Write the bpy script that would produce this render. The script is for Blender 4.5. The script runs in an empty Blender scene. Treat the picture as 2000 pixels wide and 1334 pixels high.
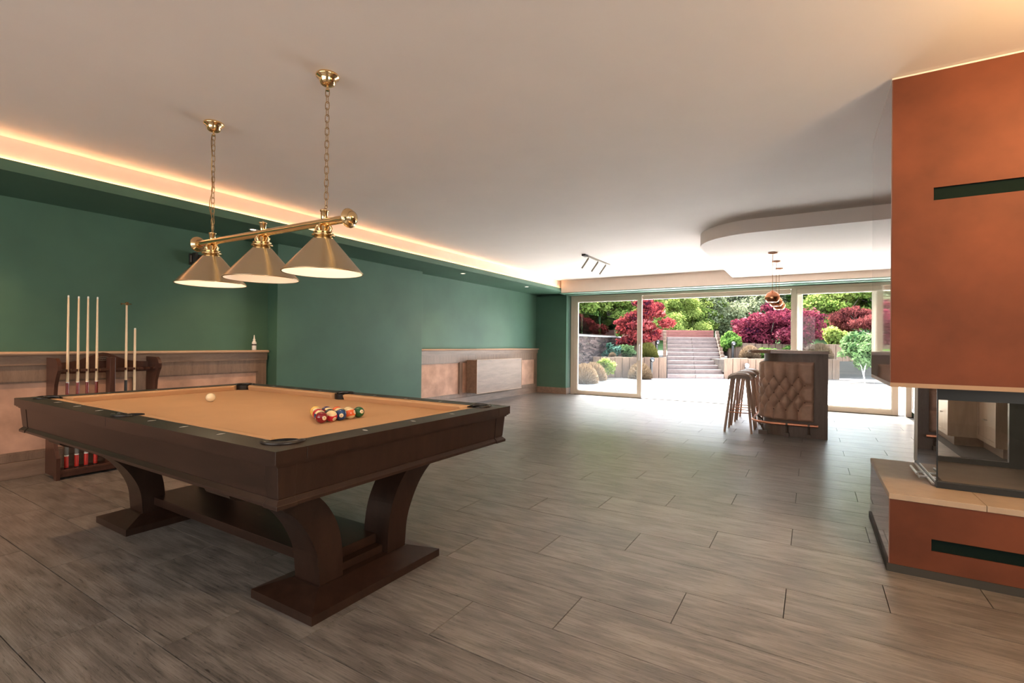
import bpy, bmesh, math, random
import numpy as np
from mathutils import Vector, Matrix
random.seed(7)
PI = math.pi
sc = bpy.context.scene
COL = sc.collection
# ------------------------------------------------------------------ camera
F_PX, YAW, PITCH, ROLL, EYE = 958.24, 0.549191, 0.00385, 0.0103145, 1.161
cd = bpy.data.cameras.new('camera'); cam = bpy.data.objects.new('camera', cd); COL.objects.link(cam)
cd.sensor_width = 36.0; cd.lens = 36.0 * F_PX / 2000.0; cd.clip_start = 0.05; cd.clip_end = 400
fw = Vector((-math.sin(YAW)*math.cos(PITCH), math.cos(YAW)*math.cos(PITCH), math.sin(PITCH)))
rt = Vector((math.cos(YAW), math.sin(YAW), 0)); up = rt.cross(fw)
rt2 = rt*math.cos(ROLL) + up*math.sin(ROLL); up2 = -rt*math.sin(ROLL) + up*math.cos(ROLL)
cam.matrix_world = Matrix(((rt2.x, up2.x, -fw.x, 0), (rt2.y, up2.y, -fw.y, 0), (rt2.z, up2.z, -fw.z, EYE), (0, 0, 0, 1)))
sc.camera = cam
# ------------------------------------------------------------------ world, sun, exposure
w = bpy.data.worlds.new('sky'); sc.world = w; w.use_nodes = True
nt = w.node_tree; nt.nodes.clear()
sky = nt.nodes.new('ShaderNodeTexSky'); sky.sky_type = 'NISHITA'; sky.sun_disc = False
sky.sun_elevation = math.radians(54); sky.sun_rotation = math.radians(-37); sky.air_density = 1.0; sky.dust_density = 2.0
bgn = nt.nodes.new('ShaderNodeBackground'); bgn.inputs[1].default_value = 1.3
wo = nt.nodes.new('ShaderNodeOutputWorld')
hz = nt.nodes.new('ShaderNodeHueSaturation'); hz.inputs['Saturation'].default_value = 0.5   # thin bright haze
nt.links.new(sky.outputs[0], hz.inputs['Color']); nt.links.new(hz.outputs[0], bgn.inputs[0]); nt.links.new(bgn.outputs[0], wo.inputs[0])
def light(name, kind, loc, energy, color, size=None, aim=None, **k):
    l = bpy.data.lights.new(name, kind); l.energy = energy; l.color = color
    o = bpy.data.objects.new(name, l); COL.objects.link(o); o.location = loc
    if kind == 'AREA':
        l.shape = 'RECTANGLE'; l.size = size[0]; l.size_y = size[1]
    elif size is not None: l.shadow_soft_size = size
    if aim is not None:
        o.rotation_euler = (Vector(aim) - Vector(loc)).to_track_quat('-Z', 'Y').to_euler()
    for a, b in k.items(): setattr(l, a, b)
    return o
sunl = bpy.data.lights.new('sun', 'SUN'); sunl.energy = 21.0; sunl.angle = math.radians(0.6); sunl.color = (1.0, 0.95, 0.86)
suno = bpy.data.objects.new('sun', sunl); COL.objects.link(suno)
el = math.radians(54); sd = Vector((-0.6*math.cos(el), 0.8*math.cos(el), math.sin(el)))
suno.rotation_euler = (-sd).to_track_quat('-Z', 'Y').to_euler(); suno.location = (-8, 20, 20)
# added fill lights, unseen: one behind the camera, one at the right
light('rear_fill_light', 'AREA', (-2.2, -2.8, 1.45), 45, (1.0, 0.95, 0.90), (4.6, 1.9), aim=(-2.2, 5, 1.3))
light('side_fill_light', 'AREA', (2.15, 0.6, 1.5), 42, (1.0, 0.90, 0.80), (2.4, 1.6), aim=(-4, 1.8, 1.2))
portal = light('garden_portal', 'AREA', (-1.72, 10.70, 1.12), 0, (1, 1, 1), (6.2, 2.2), aim=(-1.72, 0, 1.12)); portal.data.cycles.is_portal = True
light('fireplace_sconce', 'POINT', (1.25, 2.25, 2.34), 40, (1.0, 0.60, 0.26), 0.06)
sc.view_settings.view_transform = 'Standard'; sc.view_settings.look = 'None'
sc.view_settings.exposure = 1.27; sc.view_settings.gamma = 1.0; sc.view_settings.use_curve_mapping = False

# ------------------------------------------------------------------ materials
def newmat(name):
    m = bpy.data.materials.new(name); m.use_nodes = True; nt = m.node_tree
    return m, nt, nt.nodes['Principled BSDF']
def N(nt, t, **k):
    n = nt.nodes.new(t)
    for a, b in k.items(): setattr(n, a, b)
    return n
def coords(nt, scale=(1, 1, 1), rnd=False, gen='Object'):
    tc = N(nt, 'ShaderNodeTexCoord'); mp = N(nt, 'ShaderNodeMapping'); mp.inputs['Scale'].default_value = scale
    nt.links.new(tc.outputs[gen], mp.inputs['Vector'])
    if rnd:
        oi = N(nt, 'ShaderNodeObjectInfo'); cm = N(nt, 'ShaderNodeCombineXYZ'); mu = N(nt, 'ShaderNodeMath', operation='MULTIPLY')
        mu.inputs[1].default_value = 60; nt.links.new(oi.outputs['Random'], mu.inputs[0])
        for i in range(3): nt.links.new(mu.outputs[0], cm.inputs[i])
        nt.links.new(cm.outputs[0], mp.inputs['Location'])
    return mp.outputs[0]
def noise(nt, vec, scale, detail=4, rough=0.55, dist=0.0):
    n = N(nt, 'ShaderNodeTexNoise'); n.inputs['Scale'].default_value = scale; n.inputs['Detail'].default_value = detail
    n.inputs['Roughness'].default_value = rough; n.inputs['Distortion'].default_value = dist
    nt.links.new(vec, n.inputs['Vector']); return n.outputs['Fac']
def ramp(nt, fac, stops):
    r = N(nt, 'ShaderNodeValToRGB'); e = r.color_ramp.elements
    while len(e) > 1: e.remove(e[-1])
    e[0].position = stops[0][0]; e[0].color = (*stops[0][1], 1)
    for p, c in stops[1:]:
        q = e.new(p); q.color = (*c, 1)
    nt.links.new(fac, r.inputs[0]); return r.outputs[0]
def bump(nt, fac, bsdf, strength=0.2, dist=0.01):
    b = N(nt, 'ShaderNodeBump'); b.inputs['Strength'].default_value = strength; b.inputs['Distance'].default_value = dist
    nt.links.new(fac, b.inputs['Height']); nt.links.new(b.outputs[0], bsdf.inputs['Normal'])
def plain(name, col, rough=0.5, metal=0.0, var=0.0, vscale=8, bs=0.0, bscale=200, spec=0.5, coat=0.0):
    m, nt, b = newmat(name)
    b.inputs['Base Color'].default_value = (*col, 1); b.inputs['Roughness'].default_value = rough; b.inputs['Metallic'].default_value = metal
    b.inputs['Specular IOR Level'].default_value = spec; b.inputs['Coat Weight'].default_value = coat
    v = coords(nt)
    f = noise(nt, v, vscale)
    lo = tuple(c*(1-var) for c in col); hi = tuple(min(1, c*(1+var)) for c in col)
    nt.links.new(ramp(nt, f, [(0.3, lo), (0.7, hi)]), b.inputs['Base Color'])
    if bs: bump(nt, noise(nt, v, bscale, 2), b, bs, 0.003)
    return m
def wood(name, c1, c2, scale=(1, 1, 1), rough=0.45, bs=0.15, rnd=False, coat=0.0, spec=0.5, big=3.0, fine=40):
    """scale: small along the grain, large across it"""
    m, nt, b = newmat(name)
    v = coords(nt, scale, rnd)
    f1 = noise(nt, v, big, 6, 0.6, 0.6); f2 = noise(nt, v, fine, 3, 0.6)
    mx = N(nt, 'ShaderNodeMath', operation='MULTIPLY_ADD'); mx.inputs[1].default_value = 0.35
    nt.links.new(f2, mx.inputs[0]); mm = N(nt, 'ShaderNodeMath', operation='MULTIPLY'); mm.inputs[1].default_value = 0.65
    nt.links.new(f1, mm.inputs[0]); nt.links.new(mm.outputs[0], mx.inputs[2])
    mid = tuple((a+d)/2 for a, d in zip(c1, c2))
    nt.links.new(ramp(nt, mx.outputs[0], [(0.36, c1), (0.5, mid), (0.64, c2)]), b.inputs['Base Color'])
    b.inputs['Roughness'].default_value = rough; b.inputs['Coat Weight'].default_value = coat; b.inputs['Specular IOR Level'].default_value = spec
    b.inputs['Coat Roughness'].default_value = 0.2
    bump(nt, mx.outputs[0], b, bs, 0.004)
    return m
M = {}
M['green'] = plain('green_paint', (0.052, 0.126, 0.084), 0.62, var=0.10, vscale=1.6, bs=0.05, bscale=120)
M['ceil'] = plain('ceiling_paint', (0.78, 0.72, 0.675), 0.85, var=0.02, vscale=2, bs=0.12, bscale=160)
M['cream'] = plain('cream_paint', (0.72, 0.62, 0.54), 0.8, var=0.02)
M['oak'] = wood('greyed_oak', (0.17, 0.105, 0.072), (0.27, 0.18, 0.13), (7, 7, 0.8), 0.5, 0.08, big=2.5)
M['oakh'] = wood('greyed_oak_lengthwise', (0.17, 0.105, 0.072), (0.27, 0.18, 0.13), (7, 0.8, 7), 0.5, 0.08, big=2.5)
M['oakcap'] = wood('light_oak_ledge', (0.42, 0.27, 0.18), (0.52, 0.34, 0.23), (7, 0.8, 7), 0.45, 0.05)
M['leather'] = plain('peach_suede_panel', (0.52, 0.31, 0.225), 0.8, var=0.22, vscale=5)
M['mahog'] = wood('dark_mahogany', (0.0185, 0.0088, 0.0058), (0.034, 0.0160, 0.0105), (1, 6, 6), 0.33, 0.03, spec=0.38, fine=60)
M['mahogv'] = wood('dark_mahogany_upright', (0.0185, 0.0088, 0.0058), (0.034, 0.0160, 0.0105), (6, 6, 1), 0.33, 0.03, spec=0.38, fine=60)
M['rackwood'] = wood('red_brown_mahogany', (0.05, 0.020, 0.013), (0.085, 0.032, 0.02), (6, 6, 1), 0.3, 0.03)
M['cloth'] = plain('camel_table_cloth', (0.60, 0.355, 0.185), 0.92, var=0.03, vscale=3, bs=0.1, bscale=500, spec=0.15)
M['pocket'] = plain('black_leather', (0.012, 0.010, 0.009), 0.35)
M['iron'] = plain('dark_pocket_leather', (0.022, 0.017, 0.014), 0.28)
M['sight'] = plain('pearl_inlay', (0.85, 0.80, 0.72), 0.3)
M['brass'] = plain('polished_brass', (0.83, 0.60, 0.32), 0.14, 1.0, var=0.02)
M['shade'] = plain('brushed_brass_shade', (0.66, 0.545, 0.37), 0.26, 1.0, var=0.03)
M['shadein'] = plain('white_enamel', (0.88, 0.82, 0.76), 0.35)
M['chain'] = plain('antique_brass_chain', (0.32, 0.20, 0.09), 0.3, 0.9)
M['copper'] = plain('copper', (0.80, 0.34, 0.19), 0.16, 1.0)
M['copperdull'] = plain('brushed_copper_tube', (0.70, 0.30, 0.18), 0.3, 1.0)
M['rosecan'] = plain('rose_canopy', (0.75, 0.42, 0.30), 0.35, 0.6)
M['terra'] = plain('terracotta_plaster', (0.118, 0.033, 0.0145), 0.62, var=0.22, vscale=3.5, bs=0.06, bscale=30, spec=0.22)
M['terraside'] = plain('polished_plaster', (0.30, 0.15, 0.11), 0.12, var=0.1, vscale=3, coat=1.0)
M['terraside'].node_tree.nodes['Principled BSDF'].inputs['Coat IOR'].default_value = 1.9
M['paleoak'] = wood('pale_grey_oak', (0.46, 0.36, 0.28), (0.58, 0.47, 0.38), (7, 7, 0.8), 0.45, 0.05, big=2.5)
M['stone'] = plain('beige_stone', (0.36, 0.26, 0.18), 0.5, var=0.07, vscale=12)
M['beige'] = plain('beige_shadow_trim', (0.30, 0.19, 0.115), 0.6, var=0.03)
M['black'] = plain('black_steel', (0.008, 0.009, 0.009), 0.38)
M['void'] = plain('dark_vent_mesh', (0.006, 0.012, 0.010), 0.9, spec=0.05)
M['plinth'] = plain('dark_plinth', (0.030, 0.026, 0.020), 0.7)
M['steel'] = plain('brushed_steel', (0.55, 0.54, 0.52), 0.3, 1.0)
M['darksteel'] = plain('coated_steel', (0.28, 0.25, 0.21), 0.28, 0.85)
M['frame'] = plain('beige_lacquered_frame', (0.50, 0.42, 0.34), 0.4, var=0.02)
M['frameedge'] = plain('pale_frame_edge', (0.72, 0.68, 0.60), 0.45)
M['white'] = plain('white_plastic', (0.80, 0.77, 0.73), 0.4)
M['plasticblack'] = plain('black_plastic', (0.015, 0.014, 0.013), 0.4)
M['rubber'] = plain('black_rubber', (0.01, 0.01, 0.01), 0.6)
M['maple'] = wood('maple_shaft', (0.74, 0.55, 0.35), (0.82, 0.64, 0.43), (8, 8, 0.5), 0.3, 0.0, rnd=True)
M['cueforearm'] = plain('red_brown_lacquer', (0.22, 0.025, 0.018), 0.25, coat=0.5)
M['cuered'] = plain('red_lacquer_grip', (0.55, 0.035, 0.025), 0.25, coat=0.5)
M['cuegrey'] = plain('grey_wrap', (0.16, 0.16, 0.155), 0.6)
M['suede'] = plain('tufted_brown_leather', (0.42, 0.255, 0.18), 0.55, var=0.10, vscale=14, bs=0.1, bscale=120)
M['suedeshade'] = plain('shaded_leather_button', (0.20, 0.10, 0.065), 0.5)  # shade of the tuft dimples put into the button colour
M['stoolseat'] = plain('taupe_leather_seat', (0.28, 0.205, 0.16), 0.38, var=0.1)
M['stoolwood'] = wood('stool_walnut', (0.38, 0.235, 0.165), (0.50, 0.325, 0.24), (8, 8, 0.8), 0.38, 0.03)
M['baroak'] = wood('brown_oak_bar', (0.115, 0.076, 0.056), (0.180, 0.124, 0.093), (7, 7, 0.7), 0.45, 0.06, big=2.5)
M['barto'] = wood('bar_countertop', (0.20, 0.11, 0.070), (0.28, 0.165, 0.11), (1, 6, 6), 0.22, 0.02)
M['bark'] = plain('tree_bark', (0.075, 0.055, 0.042), 0.9, var=0.3, vscale=12)
M['soil'] = plain('planting_soil', (0.05, 0.038, 0.028), 0.95, var=0.4, vscale=6, bs=0.4, bscale=30)
M['sleeper'] = wood('weathered_sleeper', (0.078, 0.045, 0.027), (0.138, 0.084, 0.052), (3, 3, 0.6), 0.85, 0.3, rnd=True)
M['sleeperh'] = wood('weathered_step_timber', (0.095, 0.067, 0.057), (0.145, 0.108, 0.094), (0.7, 3, 3), 0.85, 0.25, rnd=True)
M['redwood'] = wood('red_brown_boards', (0.12, 0.036, 0.026), (0.17, 0.058, 0.042), (0.6, 3, 3), 0.8, 0.2, rnd=True)
M['patio'] = plain('pale_stone_slab', (0.78, 0.77, 0.76), 0.7, var=0.05, vscale=2)
M['coping'] = plain('pale_coping_stone', (0.50, 0.52, 0.52), 0.6, var=0.1)
M['grass'] = plain('woodland_floor', (0.035, 0.075, 0.012), 0.95, var=0.5, vscale=1.5)
def brickmat():
    m, nt, b = newmat('dark_ledgestone'); oi = N(nt, 'ShaderNodeTexCoord')
    v = N(nt, 'ShaderNodeTexVoronoi'); v.inputs['Scale'].default_value = 7
    mp = N(nt, 'ShaderNodeMapping'); mp.inputs['Scale'].default_value = (0.5, 0.5, 2.9)
    nt.links.new(oi.outputs['Object'], mp.inputs[0]); nt.links.new(mp.outputs[0], v.inputs['Vector'])
    s = N(nt, 'ShaderNodeSeparateColor'); nt.links.new(v.outputs['Color'], s.inputs[0])
    nt.links.new(ramp(nt, s.outputs[0], [(0, (0.010, 0.006, 0.005)), (0.5, (0.034, 0.019, 0.016)), (1, (0.095, 0.062, 0.054))]), b.inputs['Base Color'])
    b.inputs['Roughness'].default_value = 0.9; return m
M['ledge'] = brickmat()
def tilemat():
    m, nt, b = newmat('wood_look_floor_tile')
    v = coords(nt, (0.55, 5.0, 1), True); f1 = noise(nt, v, 1.8, 6, 0.6, 1.0)
    v2 = coords(nt, (0.42, 24.0, 1), True); f2 = noise(nt, v2, 7.0, 8, 0.74, 0.4)
    v3 = coords(nt, (0.8, 2.0, 1), True); f3 = noise(nt, v3, 1.3, 3, 0.5, 1.2)
    v4 = coords(nt, (5.0, 55.0, 1), True); f4 = noise(nt, v4, 2.2, 3, 0.6, 1.6)
    wv = N(nt, 'ShaderNodeTexWave', wave_type='RINGS', rings_direction='Y'); wv.inputs['Scale'].default_value = 2.2; wv.inputs['Distortion'].default_value = 9
    wv.inputs['Detail'].default_value = 4; wv.inputs['Detail Scale'].default_value = 1.6; nt.links.new(v, wv.inputs['Vector'])
    def mad(a, k, c=None):
        n = N(nt, 'ShaderNodeMath', operation='MULTIPLY_ADD'); n.inputs[1].default_value = k; nt.links.new(a, n.inputs[0])
        if c is None: n.inputs[2].default_value = 0
        else: nt.links.new(c, n.inputs[2])
        return n.outputs[0]
    g = mad(f1, 0.26, mad(f2, 0.52, mad(wv.outputs['Fac'], 0.08, mad(f3, 0.14))))
    cr = N(nt, 'ShaderNodeMapRange'); cr.inputs['From Min'].default_value = 0.56; cr.inputs['From Max'].default_value = 0.64; nt.links.new(f4, cr.inputs[0])
    h_ = mad(cr.outputs[0], -0.11, g)
    col = ramp(nt, h_, [(0.32, (0.055, 0.048, 0.043)), (0.50, (0.168, 0.147, 0.132)), (0.67, (0.295, 0.265, 0.240))])
    oi = N(nt, 'ShaderNodeObjectInfo'); hs = N(nt, 'ShaderNodeHueSaturation'); mr = N(nt, 'ShaderNodeMapRange')
    mr.inputs['To Min'].default_value = 0.92; mr.inputs['To Max'].default_value = 1.10
    nt.links.new(oi.outputs['Random'], mr.inputs[0]); nt.links.new(mr.outputs[0], hs.inputs['Value']); nt.links.new(col, hs.inputs['Color'])
    nt.links.new(hs.outputs[0], b.inputs['Base Color'])
    rr = N(nt, 'ShaderNodeMapRange'); rr.inputs['To Min'].default_value = 0.28; rr.inputs['To Max'].default_value = 0.46
    nt.links.new(h_, rr.inputs[0]); nt.links.new(rr.outputs[0], b.inputs['Roughness'])
    b.inputs['Coat Weight'].default_value = 0.5; b.inputs['Coat Roughness'].default_value = 0.27
    bump(nt, h_, b, 0.55, 0.004); return m
M['tile'] = tilemat()
M['grout'] = plain('dark_grout', (0.022, 0.018, 0.015), 0.9)
def glass(name, tint=(1, 1, 1), refl=1.0, painted_haze=0.0, zlow=None, zhigh=None):
    m, nt, b = newmat(name); nt.nodes.remove(b); out = nt.nodes['Material Output']
    tr = N(nt, 'ShaderNodeBsdfTransparent'); tr.inputs[0].default_value = (*tint, 1)
    gl = N(nt, 'ShaderNodeBsdfGlossy'); gl.inputs['Roughness'].default_value = 0.01
    fr = N(nt, 'ShaderNodeFresnel'); fr.inputs[0].default_value = 1.5
    mu = N(nt, 'ShaderNodeMath', operation='MULTIPLY'); mu.inputs[1].default_value = refl; mu.use_clamp = True
    nt.links.new(fr.outputs[0], mu.inputs[0])
    mx = N(nt, 'ShaderNodeMixShader'); nt.links.new(mu.outputs[0], mx.inputs[0]); nt.links.new(tr.outputs[0], mx.inputs[1]); nt.links.new(gl.outputs[0], mx.inputs[2])
    last = mx.outputs[0]
    if painted_haze:
        df = N(nt, 'ShaderNodeBsdfTranslucent'); df.inputs[0].default_value = (0.8, 0.85, 0.9, 1)  # reflected haze painted into the glass, stronger toward the bottom
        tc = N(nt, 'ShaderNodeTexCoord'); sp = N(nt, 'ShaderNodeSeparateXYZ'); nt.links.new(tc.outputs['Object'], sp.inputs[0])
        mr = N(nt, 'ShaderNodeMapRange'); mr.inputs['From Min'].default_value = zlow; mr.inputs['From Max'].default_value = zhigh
        mr.inputs['To Min'].default_value = painted_haze; mr.inputs['To Max'].default_value = 0.0; nt.links.new(sp.outputs[2], mr.inputs[0])
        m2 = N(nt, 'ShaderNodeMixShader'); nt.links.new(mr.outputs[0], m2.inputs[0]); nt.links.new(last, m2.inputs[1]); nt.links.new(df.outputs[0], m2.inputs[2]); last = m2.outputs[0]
    nt.links.new(last, out.inputs[0]); return m
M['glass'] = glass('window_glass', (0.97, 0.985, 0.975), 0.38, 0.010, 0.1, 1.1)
M['glassrail'] = glass('balustrade_glass', (0.72, 0.86, 0.80), 1.0)
M['fireglass'] = glass('fire_glass', (0.96, 0.93, 0.89), 0.8)
def emit(name, col, s):
    m, nt, b = newmat(name); b.inputs['Base Color'].default_value = (*col, 1)
    b.inputs['Emission Color'].default_value = (*col, 1); b.inputs['Emission Strength'].default_value = s; return m
M['led'] = emit('warm_led_strip', (1.0, 0.52, 0.22), 22.0)
M['lamp'] = emit('warm_lamp', (1.0, 0.80, 0.55), 3.0)
def leafmat(name, c1, c2, trans=0.5, c3=None):
    m, nt, b = newmat(name); nt.nodes.remove(b); out = nt.nodes['Material Output']
    at = N(nt, 'ShaderNodeAttribute', attribute_name='tone')
    col = ramp(nt, at.outputs['Fac'], [(0.0, c1), (1.0, c2)] if c3 is None else [(0.12, c1), (0.55, c2), (0.8, c2), (0.97, c3)])  # dark and pale maple stops put leaf shade and gloss highlights into colour
    d = N(nt, 'ShaderNodeBsdfDiffuse'); t = N(nt, 'ShaderNodeBsdfTranslucent'); mx = N(nt, 'ShaderNodeMixShader'); mx.inputs[0].default_value = trans
    nt.links.new(col, d.inputs[0]); nt.links.new(col, t.inputs[0]); nt.links.new(d.outputs[0], mx.inputs[1]); nt.links.new(t.outputs[0], mx.inputs[2])
    nt.links.new(mx.outputs[0], out.inputs[0]); return m
M['leafred'] = leafmat('scarlet_maple_leaf', (0.022, 0.006, 0.014), (0.19, 0.030, 0.030), 0.45, (0.4, 0.13, 0.12))
M['leafpurple'] = leafmat('crimson_maple_leaf', (0.02, 0.005, 0.013), (0.12, 0.021, 0.034), 0.45, (0.36, 0.12, 0.14))
M['leafdusk'] = leafmat('dusky_maple_leaf', (0.035, 0.01, 0.012), (0.14, 0.036, 0.034), 0.45, (0.28, 0.11, 0.1))
M['leaflime'] = leafmat('lime_leaf', (0.06, 0.12, 0.02), (0.33, 0.37, 0.1))
M['leafgreen'] = leafmat('fresh_green_leaf', (0.022, 0.065, 0.014), (0.15, 0.25, 0.055))
M['leafgrey'] = leafmat('grey_green_leaf', (0.075, 0.095, 0.05), (0.27, 0.29, 0.17))
M['leafdark'] = leafmat('dark_evergreen_leaf', (0.008, 0.025, 0.012), (0.04, 0.09, 0.04), 0.25)
M['leafshrub'] = leafmat('glossy_shrub_leaf', (0.015, 0.05, 0.012), (0.16, 0.23, 0.1), 0.3)
M['leafblue'] = leafmat('blue_green_needles', (0.02, 0.05, 0.035), (0.07, 0.13, 0.1), 0.2)
M['straw'] = leafmat('dry_straw_stems', (0.09, 0.056, 0.03), (0.21, 0.15, 0.095), 0.3)
M['olive'] = leafmat('olive_heather', (0.055, 0.055, 0.012), (0.17, 0.16, 0.045), 0.3)

# ------------------------------------------------------------------ mesh builder
class MB:
    def __init__(s): s.v = []; s.f = []; s.sm = []
    def add(s, vs, fs, smooth=False):
        n = len(s.v); s.v += [tuple(v) for v in vs]; s.f += [tuple(i+n for i in f) for f in fs]; s.sm += [smooth]*len(fs); return s
    def box(s, x0, x1, y0, y1, z0, z1):
        return s.add([(x0,y0,z0),(x1,y0,z0),(x1,y1,z0),(x0,y1,z0),(x0,y0,z1),(x1,y0,z1),(x1,y1,z1),(x0,y1,z1)],
                     [(0,3,2,1),(4,5,6,7),(0,1,5,4),(1,2,6,5),(2,3,7,6),(3,0,4,7)])
    def frustum(s, r0, r1, z0, z1):   # rects (x0,x1,y0,y1)
        a, b = r0, r1
        return s.add([(a[0],a[2],z0),(a[1],a[2],z0),(a[1],a[3],z0),(a[0],a[3],z0),(b[0],b[2],z1),(b[1],b[2],z1),(b[1],b[3],z1),(b[0],b[3],z1)],
                     [(0,3,2,1),(4,5,6,7),(0,1,5,4),(1,2,6,5),(2,3,7,6),(3,0,4,7)])
    def prism(s, pts, z0, z1, axis='z', smooth=False):
        n = len(pts)
        def P(p, t):
            return {'z': (p[0], p[1], t), 'x': (t, p[0], p[1]), 'y': (p[0], t, p[1])}[axis]
        A = sum(pts[i][0]*pts[(i+1)%n][1]-pts[(i+1)%n][0]*pts[i][1] for i in range(n))
        if (A < 0) != (axis == 'y'): pts = pts[::-1]
        vs = [P(p, z0) for p in pts]+[P(p, z1) for p in pts]
        s.add(vs, [tuple(range(n-1, -1, -1)), tuple(range(n, 2*n))])
        return s.add(vs, [(i, (i+1)%n, n+(i+1)%n, n+i) for i in range(n)], smooth)
    def loft(s, rings, cap=True, smooth=True, closed=False):
        n = len(rings[0]); vs = [p for r in rings for p in r]; fs = []
        m = len(rings)
        for j in range(m if closed else m-1):
            k = (j+1) % m
            fs += [(j*n+i, j*n+(i+1)%n, k*n+(i+1)%n, k*n+i) for i in range(n)]
        s.add(vs, fs, smooth)
        if cap and not closed:
            s.add(rings[0], [tuple(range(n-1, -1, -1))]); s.add(rings[-1], [tuple(range(n))])
        return s
    def lathe(s, prof, c=(0, 0, 0), n=24, cap=True, smooth=True):
        rings = [[(c[0]+r*math.cos(2*PI*i/n), c[1]+r*math.sin(2*PI*i/n), c[2]+z) for i in range(n)] for r, z in prof]
        return s.loft(rings, cap, smooth)
    def tube(s, pts, r, n=10, closed=False, cap=True):
        P = [Vector(p) for p in pts]; m = len(P); R = r if isinstance(r, (list, tuple)) else [r]*m
        rings = []; up = None
        for i in range(m):
            t = (P[(i+1) % m]-P[i-1]) if closed else (P[min(i+1, m-1)]-P[max(i-1, 0)])
            t.normalize()
            if up is None: up = Vector((0, 0, 1)) if abs(t.z) < 0.9 else Vector((1, 0, 0))
            a = t.cross(up)
            if a.length < 1e-5: a = t.orthogonal()
            a.normalize(); b = a.cross(t); up = b
            rings.append([tuple(P[i]+(a*math.cos(2*PI*k/n)+b*math.sin(2*PI*k/n))*R[i]) for k in range(n)])
        return s.loft(rings, cap, True, closed)
    def sphere(s, c, r, n=20, m=12, sz=1.0, z0=-1, z1=1):
        a0 = math.asin(z0); a1 = math.asin(z1)
        return s.lathe([(max(r*math.cos(a0+(a1-a0)*i/m), 1e-4), sz*r*math.sin(a0+(a1-a0)*i/m)) for i in range(m+1)], c, n)
    def mesh(s, name, mats):
        me = bpy.data.meshes.new(name); me.from_pydata(s.v, [], s.f); me.update()
        me.polygons.foreach_set('use_smooth', s.sm)
        for m in (mats if isinstance(mats, (list, tuple)) else [mats]): me.materials.append(m)
        return me
def wloc(o):
    v = Vector((0, 0, 0))
    while o is not None: v += o.location; o = o.parent
    return v
def tag(o, label=None, cat=None, group=None, kind=None):
    if label: o['label'] = label
    if cat: o['category'] = cat
    if group: o['group'] = group
    if kind: o['kind'] = kind
    return o
def thing(name, loc, label, cat, group=None):
    o = bpy.data.objects.new(name, None); COL.objects.link(o); o.location = loc; o.empty_display_size = 0.1
    return tag(o, label, cat, group)
def part(name, mb, mat, parent=None, world=True, loc=None, bevel=0, kind=None, label=None, seg=2):
    """meshes given in world coordinates unless world=False; origin follows the parent"""
    off = wloc(parent) if (parent is not None and world) else Vector((0, 0, 0))
    if off.length > 0: mb.v = [(x-off.x, y-off.y, z-off.z) for x, y, z in mb.v]
    me = mb.mesh(name, mat); o = bpy.data.objects.new(name, me); COL.objects.link(o)
    if parent is not None: o.parent = parent
    if loc: o.location = loc
    if bevel:
        b = o.modifiers.new('bevel', 'BEVEL'); b.width = bevel; b.segments = seg; b.limit_method = 'ANGLE'; b.angle_limit = math.radians(40)
    return tag(o, label, None, None, kind)
def single(name, mb, mat, loc, label, cat, group=None, **k):
    mb.v = [(x-loc[0], y-loc[1], z-loc[2]) for x, y, z in mb.v]
    o = part(name, mb, mat, None, loc=loc, **k); return tag(o, label, cat, group)
def kids(o): return [c for c in bpy.data.objects if c.parent is o]
def copy_tree(o, parent=None):
    c = o.copy(); COL.objects.link(c); c.parent = parent
    for ch in kids(o): copy_tree(ch, c)
    return c
def struct(name, mb, mat, parent=None, **k): return part(name, mb, mat, parent, kind=None if parent else 'structure', **k)
def arc(cx, cy, r, a0, a1, n=10): return [(cx+r*math.cos(a0+(a1-a0)*i/n), cy+r*math.sin(a0+(a1-a0)*i/n)) for i in range(n+1)]

# ================================================================== ROOM SHELL
XL, XR, YF, YB, ZC = -5.645, 2.24, 10.5, -3.0, 2.565
ZS = 2.325      # soffit underside
floor = struct('floor', MB().box(XL-0.3, XR+0.2, YB, 10.62, -0.12, -0.009), M['grout'])
def tiles():
    TL, st, g = 1.194, 0.398, 0.0026
    cache = {}
    for k in range(-10, 30):
        y0 = 1.8+0.3*k; y1 = y0+0.3
        if y1 < -0.6: continue
        y0 = max(y0, -0.6)
        if y0 > 10.5: continue
        y1 = min(y1, 10.52)
        xmin, xmax = -5.61, 1.36 if y0 > 4.2 else 2.2
        if y0 > 10.3: xmin = -4.84
        off = -0.894+st*k
        i0 = math.floor((xmin-off)/TL)
        x = off+TL*i0
        while x < xmax:
            a, b = max(x, xmin), min(x+TL, xmax); x += TL
            if b-a < 0.02 or y1-y0 < 0.02: continue
            w_, h_ = round(b-a, 3), round(y1-y0, 3)
            if (w_, h_) not in cache:
                e = 0.0006
                cache[(w_, h_)] = MB().frustum((g/2, w_-g/2, g/2, h_-g/2), (g/2+e, w_-g/2-e, g/2+e, h_-g/2-e), -0.009, 0.0).mesh('floor_tile', M['tile'])
            o = bpy.data.objects.new('floor_tile', cache[(w_, h_)]); COL.objects.link(o); o.parent = floor; o.location = (a, y0, 0)
tiles()
struct('rear_floor', MB().box(XL, XR, YB, -0.6, -0.009, 0), M['tile'], floor)
ceiling = struct('ceiling', MB().box(XL-0.3, XR+0.3, YB-0.2, 10.9, ZC, ZC+0.2), M['ceil'])
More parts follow.
